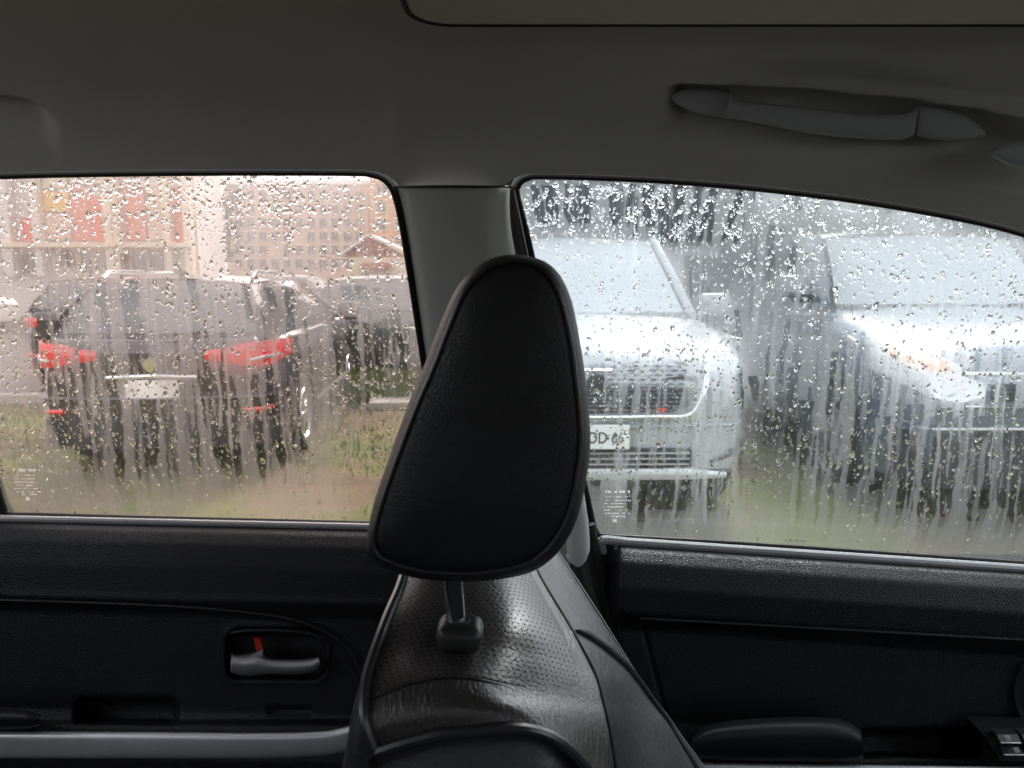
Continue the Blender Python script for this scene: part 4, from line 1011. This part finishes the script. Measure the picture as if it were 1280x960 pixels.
    for (rr, hh) in rings:
        for k in range(nseg): t = 2 * math.pi * k / nseg; tv.append((rr * math.cos(t), rr * math.sin(t), hh))
    tv.append((0, 0, .92)); tv.append((0, 0, 0)); tv = np.array(tv); tf = []
    for r_ in range(2):
        for k in range(nseg): a_, b2 = r_ * nseg + k, r_ * nseg + (k + 1) % nseg; tf += [(a_, b2, b2 + nseg), (a_, b2 + nseg, a_ + nseg)]
    for k in range(nseg): tf.append((2 * nseg + k, 2 * nseg + (k + 1) % nseg, 3 * nseg)); tf.append(((k + 1) % nseg, k, 3 * nseg + 1))
    tf = np.array(tf); D = np.array([d[:4] for d in drops]); nD = len(D); nv = len(tv)
    ang = np.arctan2(tv[:, 1], tv[:, 0]); rad = np.hypot(tv[:, 0], tv[:, 1])
    wob = 1 + .16 * rng.normal(size=(nD, 1)) * np.cos(2 * ang[None] + rng.uniform(0, 6.28, (nD, 1))) + .10 * rng.normal(size=(nD, 1)) * np.cos(3 * ang[None] + rng.uniform(0, 6.28, (nD, 1)))
    lx = tv[None, :, 0] * wob * D[:, 2:3]; lz = tv[None, :, 1] * wob * D[:, 3:4]
    lz = lz - .18 * (np.maximum(0, tv[None, :, 2])) * D[:, 3:4]; lx = lx + lz * rng.normal(size=(nD, 1)) * .25
    hh = tv[None, :, 2] * np.minimum(D[:, 2:3], D[:, 3:4]) * (.55 + .15 * rng.random((nD, 1)))
    nvec = np.array([0, -1.0, -KT]); nvec /= np.linalg.norm(nvec); tz = np.array([0, -KT, 1.0]); tz /= np.linalg.norm(tz)
    base = np.stack([D[:, 0], YB - KT * (D[:, 1] - ZB), D[:, 1]], 1)
    Vd = base[:, None, :] + lx[..., None] * np.array([1.0, 0, 0]) + lz[..., None] * tz + (hh[..., None] + .0006) * nvec
    Fd = (tf[None] + (np.arange(nD) * nv)[:, None, None]).reshape(-1, 3)
    # orient outwards
    me = bpy.data.meshes.new('raindrops'); me.vertices.add(nD * nv); me.vertices.foreach_set('co', Vd.astype(np.float32).ravel())
    me.loops.add(Fd.size); me.loops.foreach_set('vertex_index', Fd[:, ::1].astype(np.int32).ravel()); me.polygons.add(len(Fd)); me.polygons.foreach_set('loop_start', (np.arange(len(Fd)) * 3).astype(np.int32))
    flat_ = np.tile(np.array([not (i >= len(tf) - 2 * nseg and (i - (len(tf) - 2 * nseg)) % 2 == 1) for i in range(len(tf))]), nD)
    me.polygons.foreach_set('use_smooth', flat_); me.update(calc_edges=True)
    bm = bmesh.new(); bm.from_mesh(me); 
    # outward check on first triangle
    f0 = bm.faces[0] if False else None
    bm.free()
    e1 = Vd.reshape(-1, 3)[tf[-2]]; nrm = np.cross(e1[1] - e1[0], e1[2] - e1[0])
    if np.dot(nrm, nvec) < 0: me.flip_normals()
    me.materials.append(M['water']); od = bpy.data.objects.new('raindrops', me); C.objects.link(od)
    tag(od, lab, 'raindrops', kind='stuff'); return o
def sstep(a, b, x): t = np.clip((x - a) / (b - a), 0, 1); return t * t * (3 - 2 * t)

def rdrops(dens_top, dens_mid, top_fn, ylow):
    def fn(rng, Cl, PX, PY, Xg, Zg):
        out = []; nz_, nx_ = Xg.shape
        def put(n_, rmin, rmax, wfun, asp=(1.0, 1.5), pw=2.2):
            ii = rng.integers(0, nz_, n_); kk = rng.integers(0, nx_, n_); pr = wfun(PX[ii, kk], PY[ii, kk], Cl[ii, kk]); ok = rng.random(n_) < pr
            for i, k in zip(ii[ok], kk[ok]):
                r = rmin + (rmax - rmin) * rng.random() ** pw; a = rng.uniform(*asp)
                out.append((Xg[i, k] + rng.uniform(-.5, .5) * STEP, Zg[i, k] + rng.uniform(-.5, .5) * STEP, r, r * a, PX[i, k], PY[i, k]))
        low = lambda x, y: 1 - .80 * sstep(ylow - 60, ylow + 20, y)
        put(int(dens_mid), .0005, .0021, lambda x, y, c: low(x, y) * (.9 - .5 * (c > .3)), (1.0, 1.8), 2.3)
        put(int(dens_mid * .8), .0004, .0010, lambda x, y, c: .8 * low(x, y), (1.0, 1.9), 1.4)
        put(int(dens_top), .0006, .0026, top_fn, (.8, 1.6), 1.7); put(int(dens_top * .05), .0022, .0038, top_fn, (.6, 1.2), 1.2)
        put(int(dens_mid * .035), .0018, .0030, lambda x, y, c: low(x, y), (.8, 1.7), 1.5)
        # beads clinging in the clear runs
        put(int(dens_mid * .35), .0006, .0017, lambda x, y, c: (c > .35) * .9, (1.1, 2.3), 1.6)
        return out
    return fn

# clear runs: (x_top, y_top, x_bottom, y_bottom, width, strength), picture reference values turned into pane positions
SR = [(47, 386, 60, 470, 20, .95), (62, 470, 84, 560, 30, .95), (80, 480, 112, 592, 22, .9), (63, 378, 72, 420, 9, .8), (80, 378, 92, 430, 10, .8), (99, 360, 108, 480, 8, .85), (104, 400, 112, 560, 12, .9), (118, 470, 124, 590, 9, .7),
      (128, 352, 140, 470, 11, .95), (138, 455, 150, 600, 13, .9), (156, 362, 172, 480, 14, .95), (166, 350, 182, 590, 12, .95), (186, 455, 194, 585, 14, .92), (176, 400, 186, 470, 10, .85), (206, 500, 209, 560, 6, .5),
      (236, 343, 246, 400, 11, .9), (246, 385, 262, 520, 18, .95), (258, 500, 276, 575, 16, .92), (272, 430, 284, 588, 15, .92), (290, 470, 300, 600, 13, .9), (300, 350, 312, 400, 9, .85), (316, 468, 329, 590, 12, .95), (334, 440, 352, 585, 13, .95),
      (330, 350, 340, 385, 12, .7), (360, 350, 372, 470, 11, .8), (364, 440, 376, 566, 17, .95), (376, 540, 384, 566, 10, .9), (420, 395, 428, 480, 9, .9), (436, 396, 441, 470, 15, .9), (452, 404, 457, 468, 18, .9), (470, 402, 474, 470, 12, .9),
      (484, 398, 489, 465, 8, .8), (499, 396, 504, 466, 9, .9), (408, 310, 412, 330, 10, .6), (432, 357, 436, 376, 14, .9), (452, 357, 456, 377, 16, .9), (468, 360, 472, 378, 9, .8), (432, 314, 436, 328, 9, .6),
      (12, 270, 14, 300, 16, .4), (84, 310, 92, 336, 10, .45), (152, 318, 158, 336, 14, .6), (344, 222, 352, 285, 8, .5), (356, 270, 362, 312, 10, .5), (362, 235, 366, 290, 9, .5), (396, 580, 398, 645, 7, .3), (160, 600, 166, 640, 12, .3), (280, 600, 286, 642, 10, .3)]
SF = [(668, 232, 676, 280, 14, .85), (684, 232, 690, 280, 16, .9), (712, 230, 714, 280, 14, .9), (726, 232, 728, 281, 14, .9), (742, 250, 738, 262, 10, .7), (764, 232, 768, 282, 12, .9), (776, 236, 774, 284, 8, .8), (790, 230, 786, 280, 9, .85),
      (812, 232, 810, 284, 15, .9), (830, 236, 828, 304, 13, .9), (846, 232, 842, 304, 14, .9), (856, 232, 846, 300, 8, .7), (874, 232, 862, 304, 11, .9), (888, 236, 872, 304, 9, .9), (893, 236, 888, 304, 9, .9), (922, 240, 906, 304, 9, .95), (920, 290, 918, 304, 8, .9), (947, 236, 944, 250, 8, .7),
      (984, 244, 980, 262, 8, .7), (996, 244, 996, 262, 8, .7), (1022, 242, 1022, 262, 8, .6), (1048, 246, 1046, 258, 6, .6), (1072, 258, 1072, 266, 7, .5), (1106, 252, 1106, 266, 7, .5), (966, 282, 962, 340, 9, .5), (992, 300, 990, 345, 8, .5),
      (734, 360, 736, 384, 6, .8), (744, 364, 746, 384, 7, .8), (764, 376, 766, 384, 12, .8), (780, 376, 782, 384, 8, .6), (884, 365, 885, 382, 7, .8), (900, 370, 902, 380, 6, .8), (922, 388, 925, 450, 7, .7),
      (742, 460, 740, 520, 13, .9), (752, 458, 750, 520, 10, .9), (768, 458, 766, 525, 11, .9), (790, 456, 786, 525, 8, .9), (808, 470, 800, 525, 10, .9), (822, 456, 818, 520, 15, .95), (840, 458, 838, 522, 16, .95), (850, 462, 846, 510, 10, .9), (744, 535, 742, 610, 22, .85), (762, 535, 760, 590, 17, .9),
      (808, 560, 802, 655, 12, .95), (822, 555, 818, 640, 18, .95), (838, 556, 834, 640, 16, .95), (858, 575, 852, 640, 13, .92), (868, 560, 862, 630, 10, .85), (888, 575, 884, 640, 9, .85), (900, 572, 894, 640, 9, .85), (908, 570, 902, 625, 7, .8), (788, 575, 786, 640, 9, .85),
      (905, 468, 908, 535, 11, .8), (925, 460, 924, 510, 9, .8), (942, 470, 946, 500, 14, .85), (958, 480, 960, 560, 14, .5), (975, 490, 972, 540, 18, .6), (990, 460, 986, 560, 16, .7), (1004, 500, 1000, 590, 15, .75), (1028, 540, 1020, 610, 9, .6), (1042, 440, 1036, 520, 8, .85), (1054, 440, 1046, 520, 7, .85), (1046, 580, 1048, 604, 10, .8),
      (990, 366, 1000, 378, 16, .85), (1010, 368, 1020, 378, 20, .85), (1026, 372, 1034, 384, 16, .8), (1018, 398, 1010, 420, 20, .4), (1043, 340, 1040, 400, 7, .7), (1048, 400, 1044, 425, 10, .5), (1090, 374, 1092, 382, 14, .9), (1112, 374, 1113, 382, 8, .9), (1129, 374, 1128, 382, 9, .9), (1216, 374, 1216, 382, 9, .8), (1262, 374, 1262, 382, 14, .7),
      (1088, 430, 1080, 500, 12, .5), (1080, 495, 1066, 610, 24, .92), (1100, 470, 1092, 520, 10, .8), (1096, 500, 1088, 620, 15, .92), (1110, 520, 1098, 615, 13, .85), (1138, 505, 1122, 640, 13, .92), (1148, 505, 1136, 640, 11, .9), (1166, 520, 1150, 650, 10, .9), (1174, 510, 1162, 650, 15, .95), (1184, 515, 1178, 650, 10, .9), (1196, 520, 1186, 640, 9, .85),
      (1198, 550, 1196, 585, 7, .9), (1228, 520, 1218, 655, 18, .95), (1238, 480, 1232, 560, 14, .92), (1246, 510, 1228, 640, 14, .95), (1262, 480, 1256, 640, 14, .9), (1276, 510, 1262, 650, 16, .95), (1290, 500, 1276, 650, 14, .9), (1206, 460, 1204, 475, 14, .7), (1310, 480, 1300, 640, 16, .9), (1350, 500, 1340, 650, 18, .9)]
rs_ = random.Random(4)
for _ in range(60):
    x = rs_.uniform(20, 500); y = rs_.uniform(240, 520); SR.append((x, y, x + (y - 200) * .02 + 2, y + rs_.uniform(20, 90), rs_.uniform(2, 5), rs_.uniform(.2, .5)))
for _ in range(90):
    x = rs_.uniform(660, 1320); y = rs_.uniform(260, 580); SF.append((x, y, x - (x - 760) * .02, y + rs_.uniform(20, 90), rs_.uniform(2, 5), rs_.uniform(.2, .5)))
for _ in range(46):
    x = rs_.uniform(55, 395); y = rs_.uniform(370, 540); L_ = rs_.uniform(30, 120); SR.append((x, y, x + L_ * .10, min(600, y + L_), rs_.uniform(3, 7), rs_.uniform(.5, .9)))
for _ in range(14):
    x = rs_.uniform(415, 515); y = rs_.uniform(385, 430); SR.append((x, y, x + 3, y + rs_.uniform(30, 60), rs_.uniform(3, 8), rs_.uniform(.6, .9)))
for _ in range(34):
    x = rs_.uniform(735, 930); y = rs_.uniform(450, 600); L_ = rs_.uniform(25, 80); SF.append((x, y, x - L_ * .05, min(650, y + L_), rs_.uniform(3, 8), rs_.uniform(.5, .9)))
for _ in range(75):
    x = rs_.uniform(960, 1330); y = rs_.uniform(330, 600); L_ = rs_.uniform(25, 110); SF.append((x, y, x - L_ * .10, min(655, y + L_), rs_.uniform(3, 8), rs_.uniform(.35, .85)))
for _ in range(5):
    x = rs_.uniform(655, 940); y = rs_.uniform(232, 260); SF.append((x, y, x - 3, min(303, y + rs_.uniform(20, 60)), rs_.uniform(4, 9), rs_.uniform(.5, .95)))
MR, MF = [], []
for _ in range(40):
    x = rs_.uniform(30, 500); y = rs_.uniform(300, 520); L_ = rs_.uniform(40, 160); MR.append((x, y, x + L_ * .09 * (1 if x < 400 else .3), min(640, y + L_), rs_.uniform(3, 8), rs_.uniform(.4, 1)))
for _ in range(70):
    x = rs_.uniform(660, 1330); y = rs_.uniform(270, 560); L_ = rs_.uniform(40, 200); MF.append((x, y, x - L_ * .09 * (x - 640) / 500, min(665, y + L_), rs_.uniform(3, 9), rs_.uniform(.3, .9)))
def base_r(x, y): return .58 - .16 * sstep(405, 430, x) * (1 - sstep(335, 360, y)) * sstep(280, 296, y) + .05 * sstep(560, 640, y) - .12 * sstep(330, 230, y) - .36 * (sstep(400, 450, x)) * sstep(440, 475, y) - .12 * sstep(60, 0, x) + .05 * sstep(300, 225, y)
def base_f(x, y): return .64 - .20 * (1 - sstep(840, 900, x)) * sstep(430, 455, y) * (1 - sstep(570, 620, y)) - .30 * (1 - sstep(788, 794, x)) * sstep(526, 531, y) * (1 - sstep(563, 568, y)) - .30 * sstep(915, 935, x) * (1 - sstep(985, 1030, x)) * sstep(480, 520, y) * (1 - sstep(620, 660, y)) + .03 * sstep(590, 660, y) + .18 * sstep(330, 290, y)
gR = glass('window_glass', OUT_REAR, SR, MR, base_r, rdrops(12500, 6500, lambda x, y, c: np.where((x > 70) & (x < 380), sstep(325, 235, y), .30 * sstep(300, 225, y)) * .9, 600), M['fog_rear'], rdoor, 'raindrops and beads of water clinging to the rear door window')
gF = glass('window_glass', OUT_FRONT, SF, MF, base_f, rdrops(10500, 9000, lambda x, y, c: np.where(x > 930, .75 * sstep(420, 250, y), sstep(318, 290, y)) * .85, 620), M['fog_front'], fdoor, 'raindrops and beads of water clinging to the front door window')

# etched glass marks: illegible tiny lines of print on both panes
def etch(x0, y0, lines, door, seed):
    rn = random.Random(seed); b = MB()
    for (dx, dy, w, h) in lines:
        x = x0 + dx
        while x < x0 + dx + w:
            k = rn.uniform(1.0, 2.4)
            vs_ = [ow(x, y0 + dy, -.0012), ow(x + k, y0 + dy, -.0012), ow(x + k, y0 + dy + h, -.0012), ow(x, y0 + dy + h, -.0012)]
            if rn.random() < .78: b.add(vs_, [(0, 1, 2, 3)])
            x += k + rn.uniform(.5, 1.1)
    kid(b.build('glass_marking', M['print'], None), door)
LN = [(0, 0, 34, 3.2), (2, 7.5, 32, 1.1), (3, 12, 30, 1.1), (3, 16, 24, 1.1), (2, 20, 26, 1.3), (3, 24, 29, 1.2), (4, 28, 30, 1.3), (12, 31.5, 18, 1.2), (14, 35.5, 6, 4)]
etch(15, 586, LN, rdoor, 1); etch(752, 613, LN, fdoor, 2)
b = MB()
for (x, w) in ((981, 2.5), (986, 5), (994, 4.5), (1001, 6)): b.prism([ow(x, 674 + (x - 981) * .03, -.0012), ow(x + w, 674 + (x - 981) * .03, -.0012), ow(x + w, 677.5 + (x - 981) * .03, -.0012), ow(x, 677.5 + (x - 981) * .03, -.0012)], (0, .0003, 0))
kid(b.build('glass_marking', M['print'], None), fdoor)

# ============================================================ THE SEAT
seat = empty('front_seat', (.02, .52, .45)); tag(seat, 'black leather front seat with perforated shoulder, its headrest raised on a chrome post', 'car seat')
PF = [
 [(522, 650, .60), (560, 645, .60), (600, 645, .61), (635, 655, .62), (660, 675, .63)],
 [(505, 723, .500), (545, 712, .512), (590, 705, .528), (635, 705, .548), (672, 714, .570)],
 [(485, 774, .447), (540, 768, .455), (600, 766, .463), (660, 772, .472), (716, 789, .497)],
 [(463, 837, .412), (520, 817, .420), (590, 810, .430), (665, 822, .437), (744, 842, .468)],
 [(457, 878, .394), (514, 855, .398), (577, 848, .401), (655, 862, .410), (754, 876, .450)],
 [(460, 908, .387), (515, 890, .386), (577, 880, .386), (665, 890, .394), (762, 912, .436)],
 [(472, 940, .385), (522, 925, .383), (577, 916, .382), (690, 920, .388), (778, 1010, .420)]]
net = [[at(*p) for p in r] for r in PF]
rws = patch(net, 14, 14)
nr, nc = len(rws), len(rws[0]); vs = [p for r in rws for p in r]
so_ = kid(meshobj('shoulder_cover', vs, gridfaces(nr, nc), M['perf'], None, True), seat)
# pinhole coordinates: measured distance along the hide (metres / pitch), third = 1 where perforated
pa = so_.data.attributes.new('perf', 'FLOAT_VECTOR', 'POINT'); vals = []
PITCHM = .0044
colmid = nc // 2; vlen = [0]
for i in range(1, nr): vlen.append(vlen[-1] + (rws[i][colmid] - rws[i - 1][colmid]).length)
seam_row = 14 * 4
for i in range(nr):
    ul = [0]
    for j in range(1, nc): ul.append(ul[-1] + (rws[i][j] - rws[i][j - 1]).length)
    mid = ul[colmid]
    for j in range(nc):
        lim = seam_row - (0 if j < nc * .7 else (j - nc * .7) / nc * 26)
        w = 1.0 if i < lim - 1 and j > 1 and j < nc * .90 else 0.0
        vals += [(ul[j] - mid) / PITCHM, vlen[i] / PITCHM, w]
pa.data.foreach_set('vector', vals)
def onrow(i, off=0.0): return [p + Vector((0, -off * .6, off)) for p in rws[i]]
def colp(j, off=0.0): return [r[j] + Vector((0, -off * .3, off)) for r in rws]
b = MB(); sr_ = onrow(seam_row, -.0006)[1:int(nc * .82)]; b.tube(sr_, [.0014 * min(1, (len(sr_) - 1 - k) / 14 + .02) for k in range(len(sr_))], 6); kid(b.build('cross_seam', M['rubber'], None, True), seat)
# piping along rear edge, round the corner and along the near edge
edge = [rws[i][0] for i in range(nr)] + [rws[-1][j] for j in range(1, nc)]
b = MB(); b.tube([p + Vector((-.001, -.001, .001)) for p in edge[::2]], .0031, 8); kid(b.build('piping', M['piping'], None, True), seat)
b = MB(); b.tube(colp(nc - 1, .0), .0014, 6); kid(b.build('side_seam', M['rubber'], None, True), seat)
# near side below the piping (hangs down, bulging towards us)
low = []
E0 = [rws[-1][j] for j in range(nc)]
for k, (dy, dz, dx) in enumerate(((.004, -.004, 0), (.010, -.012, .0), (.004, -.03, .002), (-.006, -.06, .004), (-.010, -.10, .01), (-.006, -.16, .02), (.0, -.26, .05), (.0, -.42, .10))):
    low.append([Vector((p.x + dx * (.3 + j / nc), p.y + dy, p.z + dz if p.z + dz < p.z else p.z)) for j, p in enumerate(E0)])
low = [[c for c in r] for r in zip(*[crs(list(c), 4) for c in zip(*([E0] + low))])]
kid(surf('side_bolster', low, M['leather_side'], None, False), seat)
# rear of the backrest, left of the piping
back = []
B0 = [rws[i][0] for i in range(nr)]
for dx, dz in ((0, 0), (-.004, -.004), (-.010, -.02), (-.018, -.06), (-.022, -.12), (-.02, -.25), (0, -.42)): back.append([p + Vector((dx, .001, dz)) for p in B0])
kid(surf('back_cover', back, M['leather_side'], None, False, True), seat)
# far shoulder and front of the backrest
D = [[(660, 675, .63), (672, 672, .66), (684, 674, .69), (690, 682, .70)],
     [(672, 714, .570), (690, 706, .615), (706, 705, .65), (716, 720, .68)],
     [(716, 789, .497), (735, 782, .535), (752, 778, .59), (756, 782, .655)],
     [(744, 842, .468), (772, 838, .52), (792, 838, .58), (796, 846, .635)],
     [(754, 876, .450), (790, 880, .51), (816, 880, .57), (822, 882, .62)],
     [(762, 912, .436), (805, 918, .50), (840, 918, .56), (848, 918, .61)],
     [(778, 1010, .420), (840, 1010, .48), (885, 1008, .54), (905, 1000, .59)],
     [(800, 1150, .42), (890, 1150, .48), (960, 1150, .54), (985, 1150, .58)]]
rd = patch([[at(*p) for p in r] for r in D], 8, 10); kid(surf('front_bolster', rd, M['leather_side'], None, False), seat)
farb = [[r[-1] + Vector((dx, dy, dz)) for r in rd] for dx, dy, dz in ((0, 0, 0), (.003, .012, -.006), (0, .03, -.03), (-.01, .04, -.08), (-.03, .04, -.2))]
kid(surf('far_cover', farb, M['leather_side'], None, False, True), seat)
def rdp(ri, cj):
    ri = min(len(rd) - 1.001, ri); cj = min(len(rd[0]) - 1.001, cj); a_, b2 = int(ri), int(cj); fa, fb = ri - a_, cj - b2
    p = rd[a_][b2].lerp(rd[a_][b2 + 1], fb).lerp(rd[a_ + 1][b2].lerp(rd[a_ + 1][b2 + 1], fb), fa)
    n_ = (rd[a_][b2 + 1] - rd[a_][b2]).cross(rd[a_ + 1][b2] - rd[a_][b2]).normalized()
    if n_.z < 0: n_ = -n_
    return p + n_ * .0016
bp_ = [rdp(r_, c_) for r_, c_ in ((20.0, .3), (20.5, 2.5), (22, 5.5), (25, 9), (29, 12), (34, 14.5), (40, 16.5), (47, 18), (54, 19), (62, 20), (69, 20.5))]
bp2 = crs(bp_, 6); b = MB(); b.tube(bp2, [.0026 * min(1, .15 + k / 9) for k in range(len(bp2))], 8); kid(b.build('bolster_piping', M['piping'], None, True), seat)
b = MB(); b.tube([r[-1] for r in rd][::2], .0022, 8); kid(b.build('edge_piping', M['piping'], None, True), seat)
# seat cushion and lower back, out of the frame, so that the seat is whole
b = MB(); b.box((.33, .52, .62), (.50, .42, .16), None, .05); kid(b.build('seat_cushion', M['leather_side'], None, True, 60), seat)
b = MB(); b.box((.16, .55, .84), (.12, .34, .42), Matrix.Rotation(R(-24), 3, 'Y'), .04); kid(b.build('lower_backrest', M['leather_side'], None, True, 60), seat)
# headrest
OH = [(646, 318), (678, 325), (699, 342), (714, 373), (724, 419), (732, 470), (737, 520), (738, 557), (733, 598), (724, 639), (710, 671), (688, 698), (660, 714), (614, 722), (568, 723), (522, 719), (481, 708), (463, 694), (459, 676), (467, 630), (490, 561), (513, 497), (532, 451), (555, 392), (573, 356), (596, 333), (619, 321)]
IH = [(645, 326), (670, 331), (688, 346), (702, 375), (713, 421), (720, 471), (725, 520), (726, 555), (721, 596), (713, 635), (700, 665), (680, 690), (655, 706), (612, 715), (568, 717), (524, 713), (486, 702), (470, 690), (467, 671), (476, 632), (499, 565), (522, 505), (541, 461), (563, 404), (581, 364), (602, 341), (622, 330)]
Yn = .405
oh = crs([at(x, y, Yn + .028) for x, y in OH], 4, True); ih = crs([at(x, y, Yn) for x, y in IH], 4, True)
cen = sum(ih, Vector()) / len(ih)
rings = []
def ring(fin, dy, base=None):
    base = base or ih; return [cen + (p - cen) * fin + Vector((0, dy, 0)) for p in base]
for fct, dy in ((.02, -.0060), (.25, -.0059), (.5, -.0052), (.75, -.0035), (.90, -.0012), (.97, .0002)): rings.append(ring(fct, dy))
rings.append([p + Vector((0, .0022, 0)) for p in ih])                      # seam groove
cen2 = sum(oh, Vector()) / len(oh)
for t, dy in ((.35, .006), (.7, .013), (.92, .022), (1.0, .034)):
    rings.append([a.lerp(b_, t) * 1.0 + Vector((0, (Yn + dy) - (a.lerp(b_, t)).y + 0, 0)) for a, b_ in zip(ih, oh)])
W0 = rings[-1]; c0 = sum(W0, Vector()) / len(W0)
for dy, s in ((.07, 1.0), (.12, 1.005), (.17, 1.0), (.205, .985), (.222, .95), (.232, .88), (.238, .6), (.24, .05)):
    rings.append([c0 + (p - c0) * s + Vector((0, dy - .0, 0)) for p in W0])
vs = [p for r in rings for p in r]; nc2 = len(rings[0]); f = gridfaces(len(rings), nc2, True); f.append(tuple(range(nc2))); f.append(tuple((len(rings) - 1) * nc2 + k for k in reversed(range(nc2))))
hr = kid(meshobj('headrest', vs, f, M['headrest'], None, True), seat)
bm = bmesh.new(); bm.from_mesh(hr.data); bmesh.ops.recalc_face_normals(bm, faces=bm.faces); bm.to_mesh(hr.data); bm.free()
b = MB(); b.tube([p + Vector((0, .0002, 0)) for p in ih], .0012, 8, True); o = b.build('headrest_seam', M['piping'], None, True); o.parent = hr
fs_ = [c0 + (p - c0) * .985 + Vector((0, .212, 0)) for p in W0]
b = MB(); b.tube(fs_[::2], .0016, 6, True); o = b.build('headrest_seam', M['piping'], None, True); o.parent = hr
# post and guide (near and far)
for dY, px0, px1 in ((0, 0, 0), (.15, 0, 0)):
    a = at(564, 702, .432); c = at(572, 790, .432); off = Vector((0, dY, .004 if dY else 0))
    b = MB(); b.tube([a + off, c + off], .0056, 16); kid(b.build('headrest_post', M['chrome'], None, True), seat)
    b = MB(); g0 = at(575, 791, .432) + off; rm = Matrix.Rotation(R(4), 3, 'Y'); b.box(g0, (.0285, .026, .0165), rm, .0062)
    kid(b.build('post_guide', M['guide'], None, True, 70), seat)
    b = MB(); b.tube([g0 + Vector((-.0012, 0, .0078)), g0 + Vector((-.0012, 0, .0100))], .0078, 16); kid(b.build('guide_collar', M['guide'], None, True), seat)
    if not dY:
        b = MB(); b.tube([at(581, 811, .424), at(600, 806, .424)], .0018, 6); kid(b.build('guide_button', M['silver'], None), seat)

# ============================================================ REST OF THE CABIN (closes the light in: far side, windscreen, tail)
cabin_panes = []
def sheet(name, pts, m, par=car): return kid(meshobj(name, pts, [tuple(range(len(pts)))], m, None, False), par)
ys2 = -.66
floor = MB(); floor.box((-.3, .1, .33), (3.6, 1.6, .06)); kid(floor.build('floor_carpet', M['inset'], None), car)
def sidewall(y, zt, nm):
    b = MB(); b.box((-.3, y, .70), (3.6, .04, .78)); kid(b.build('far_side_trim', M['inset'], None), car)
sidewall(-.68, 0, '')
b = MB(); b.box((-.3, -.60, 1.52), (3.3, .06, .14)); b.box((-.04, -.655, 1.28), (.14, .04, .40)); b.box((-1.15, -.655, 1.28), (.16, .04, .40)); b.box((1.28, -.655, 1.28), (.3, .04, .40)); kid(b.build('far_side_rail', M['trimgrey'], None), car)
b = MB(); b.box((1.42, .1, .72), (.35, 1.62, .86), None, .05); kid(b.build('dashboard', M['panel'], None, True), car)
b = MB(); b.box((-1.95, .1, .72), (.06, 1.62, .86)); kid(b.build('tail_trim', M['inset'], None), car)
b = MB(); b.box((-1.55, .1, .80), (.16, 1.3, .80), Matrix.Rotation(R(14), 3, 'Y'), .04); kid(b.build('rear_backrest', M['leather_side'], None, True), car)
def cpane(pts, nm, m, fogv):
    me_o = meshobj(nm, pts, [(0, 1, 2, 3)], m, None, False); a_ = me_o.data.attributes.new('fog', 'FLOAT', 'POINT'); a_.data.foreach_set('value', [fogv] * 4); kid(me_o, car)
cpane([(-1.07, -.655, 1.10), (-.11, -.655, 1.10), (-.11, -.62, 1.46), (-1.0, -.62, 1.46)], 'far_rear_window', M['far_dim'], .8)
cpane([(.03, -.655, 1.10), (1.13, -.655, 1.10), (1.0, -.62, 1.46), (.03, -.62, 1.46)], 'far_front_window', M['far_dim'], .8)
cpane([(1.40, -.62, 1.14), (1.40, .86, 1.14), (1.0, .72, 1.58), (1.0, -.55, 1.58)], 'windscreen', M['fog_front'], .8)
cpane([(-1.95, -.62, 1.14), (-1.95, .86, 1.14), (-1.78, .72, 1.58), (-1.78, -.55, 1.58)], 'tail_window', M['far_dim'], .8)
b = MB(); b.box((-1.62, -.655, 1.30), (.6, .04, .46)); b.box((-1.75, .82, 1.30), (.4, .04, .46)); b.box((-1.75, .1, 1.63), (.36, 1.5, .05)); kid(b.build('rear_quarter_trim', M['trimgrey'], None), car)
# door lower body between sill and floor behind the relief panels
b = MB(); b.box((-.3, .925, .66), (3.6, .03, .74)); kid(b.build('door_shell', M['rubber'], None), car)
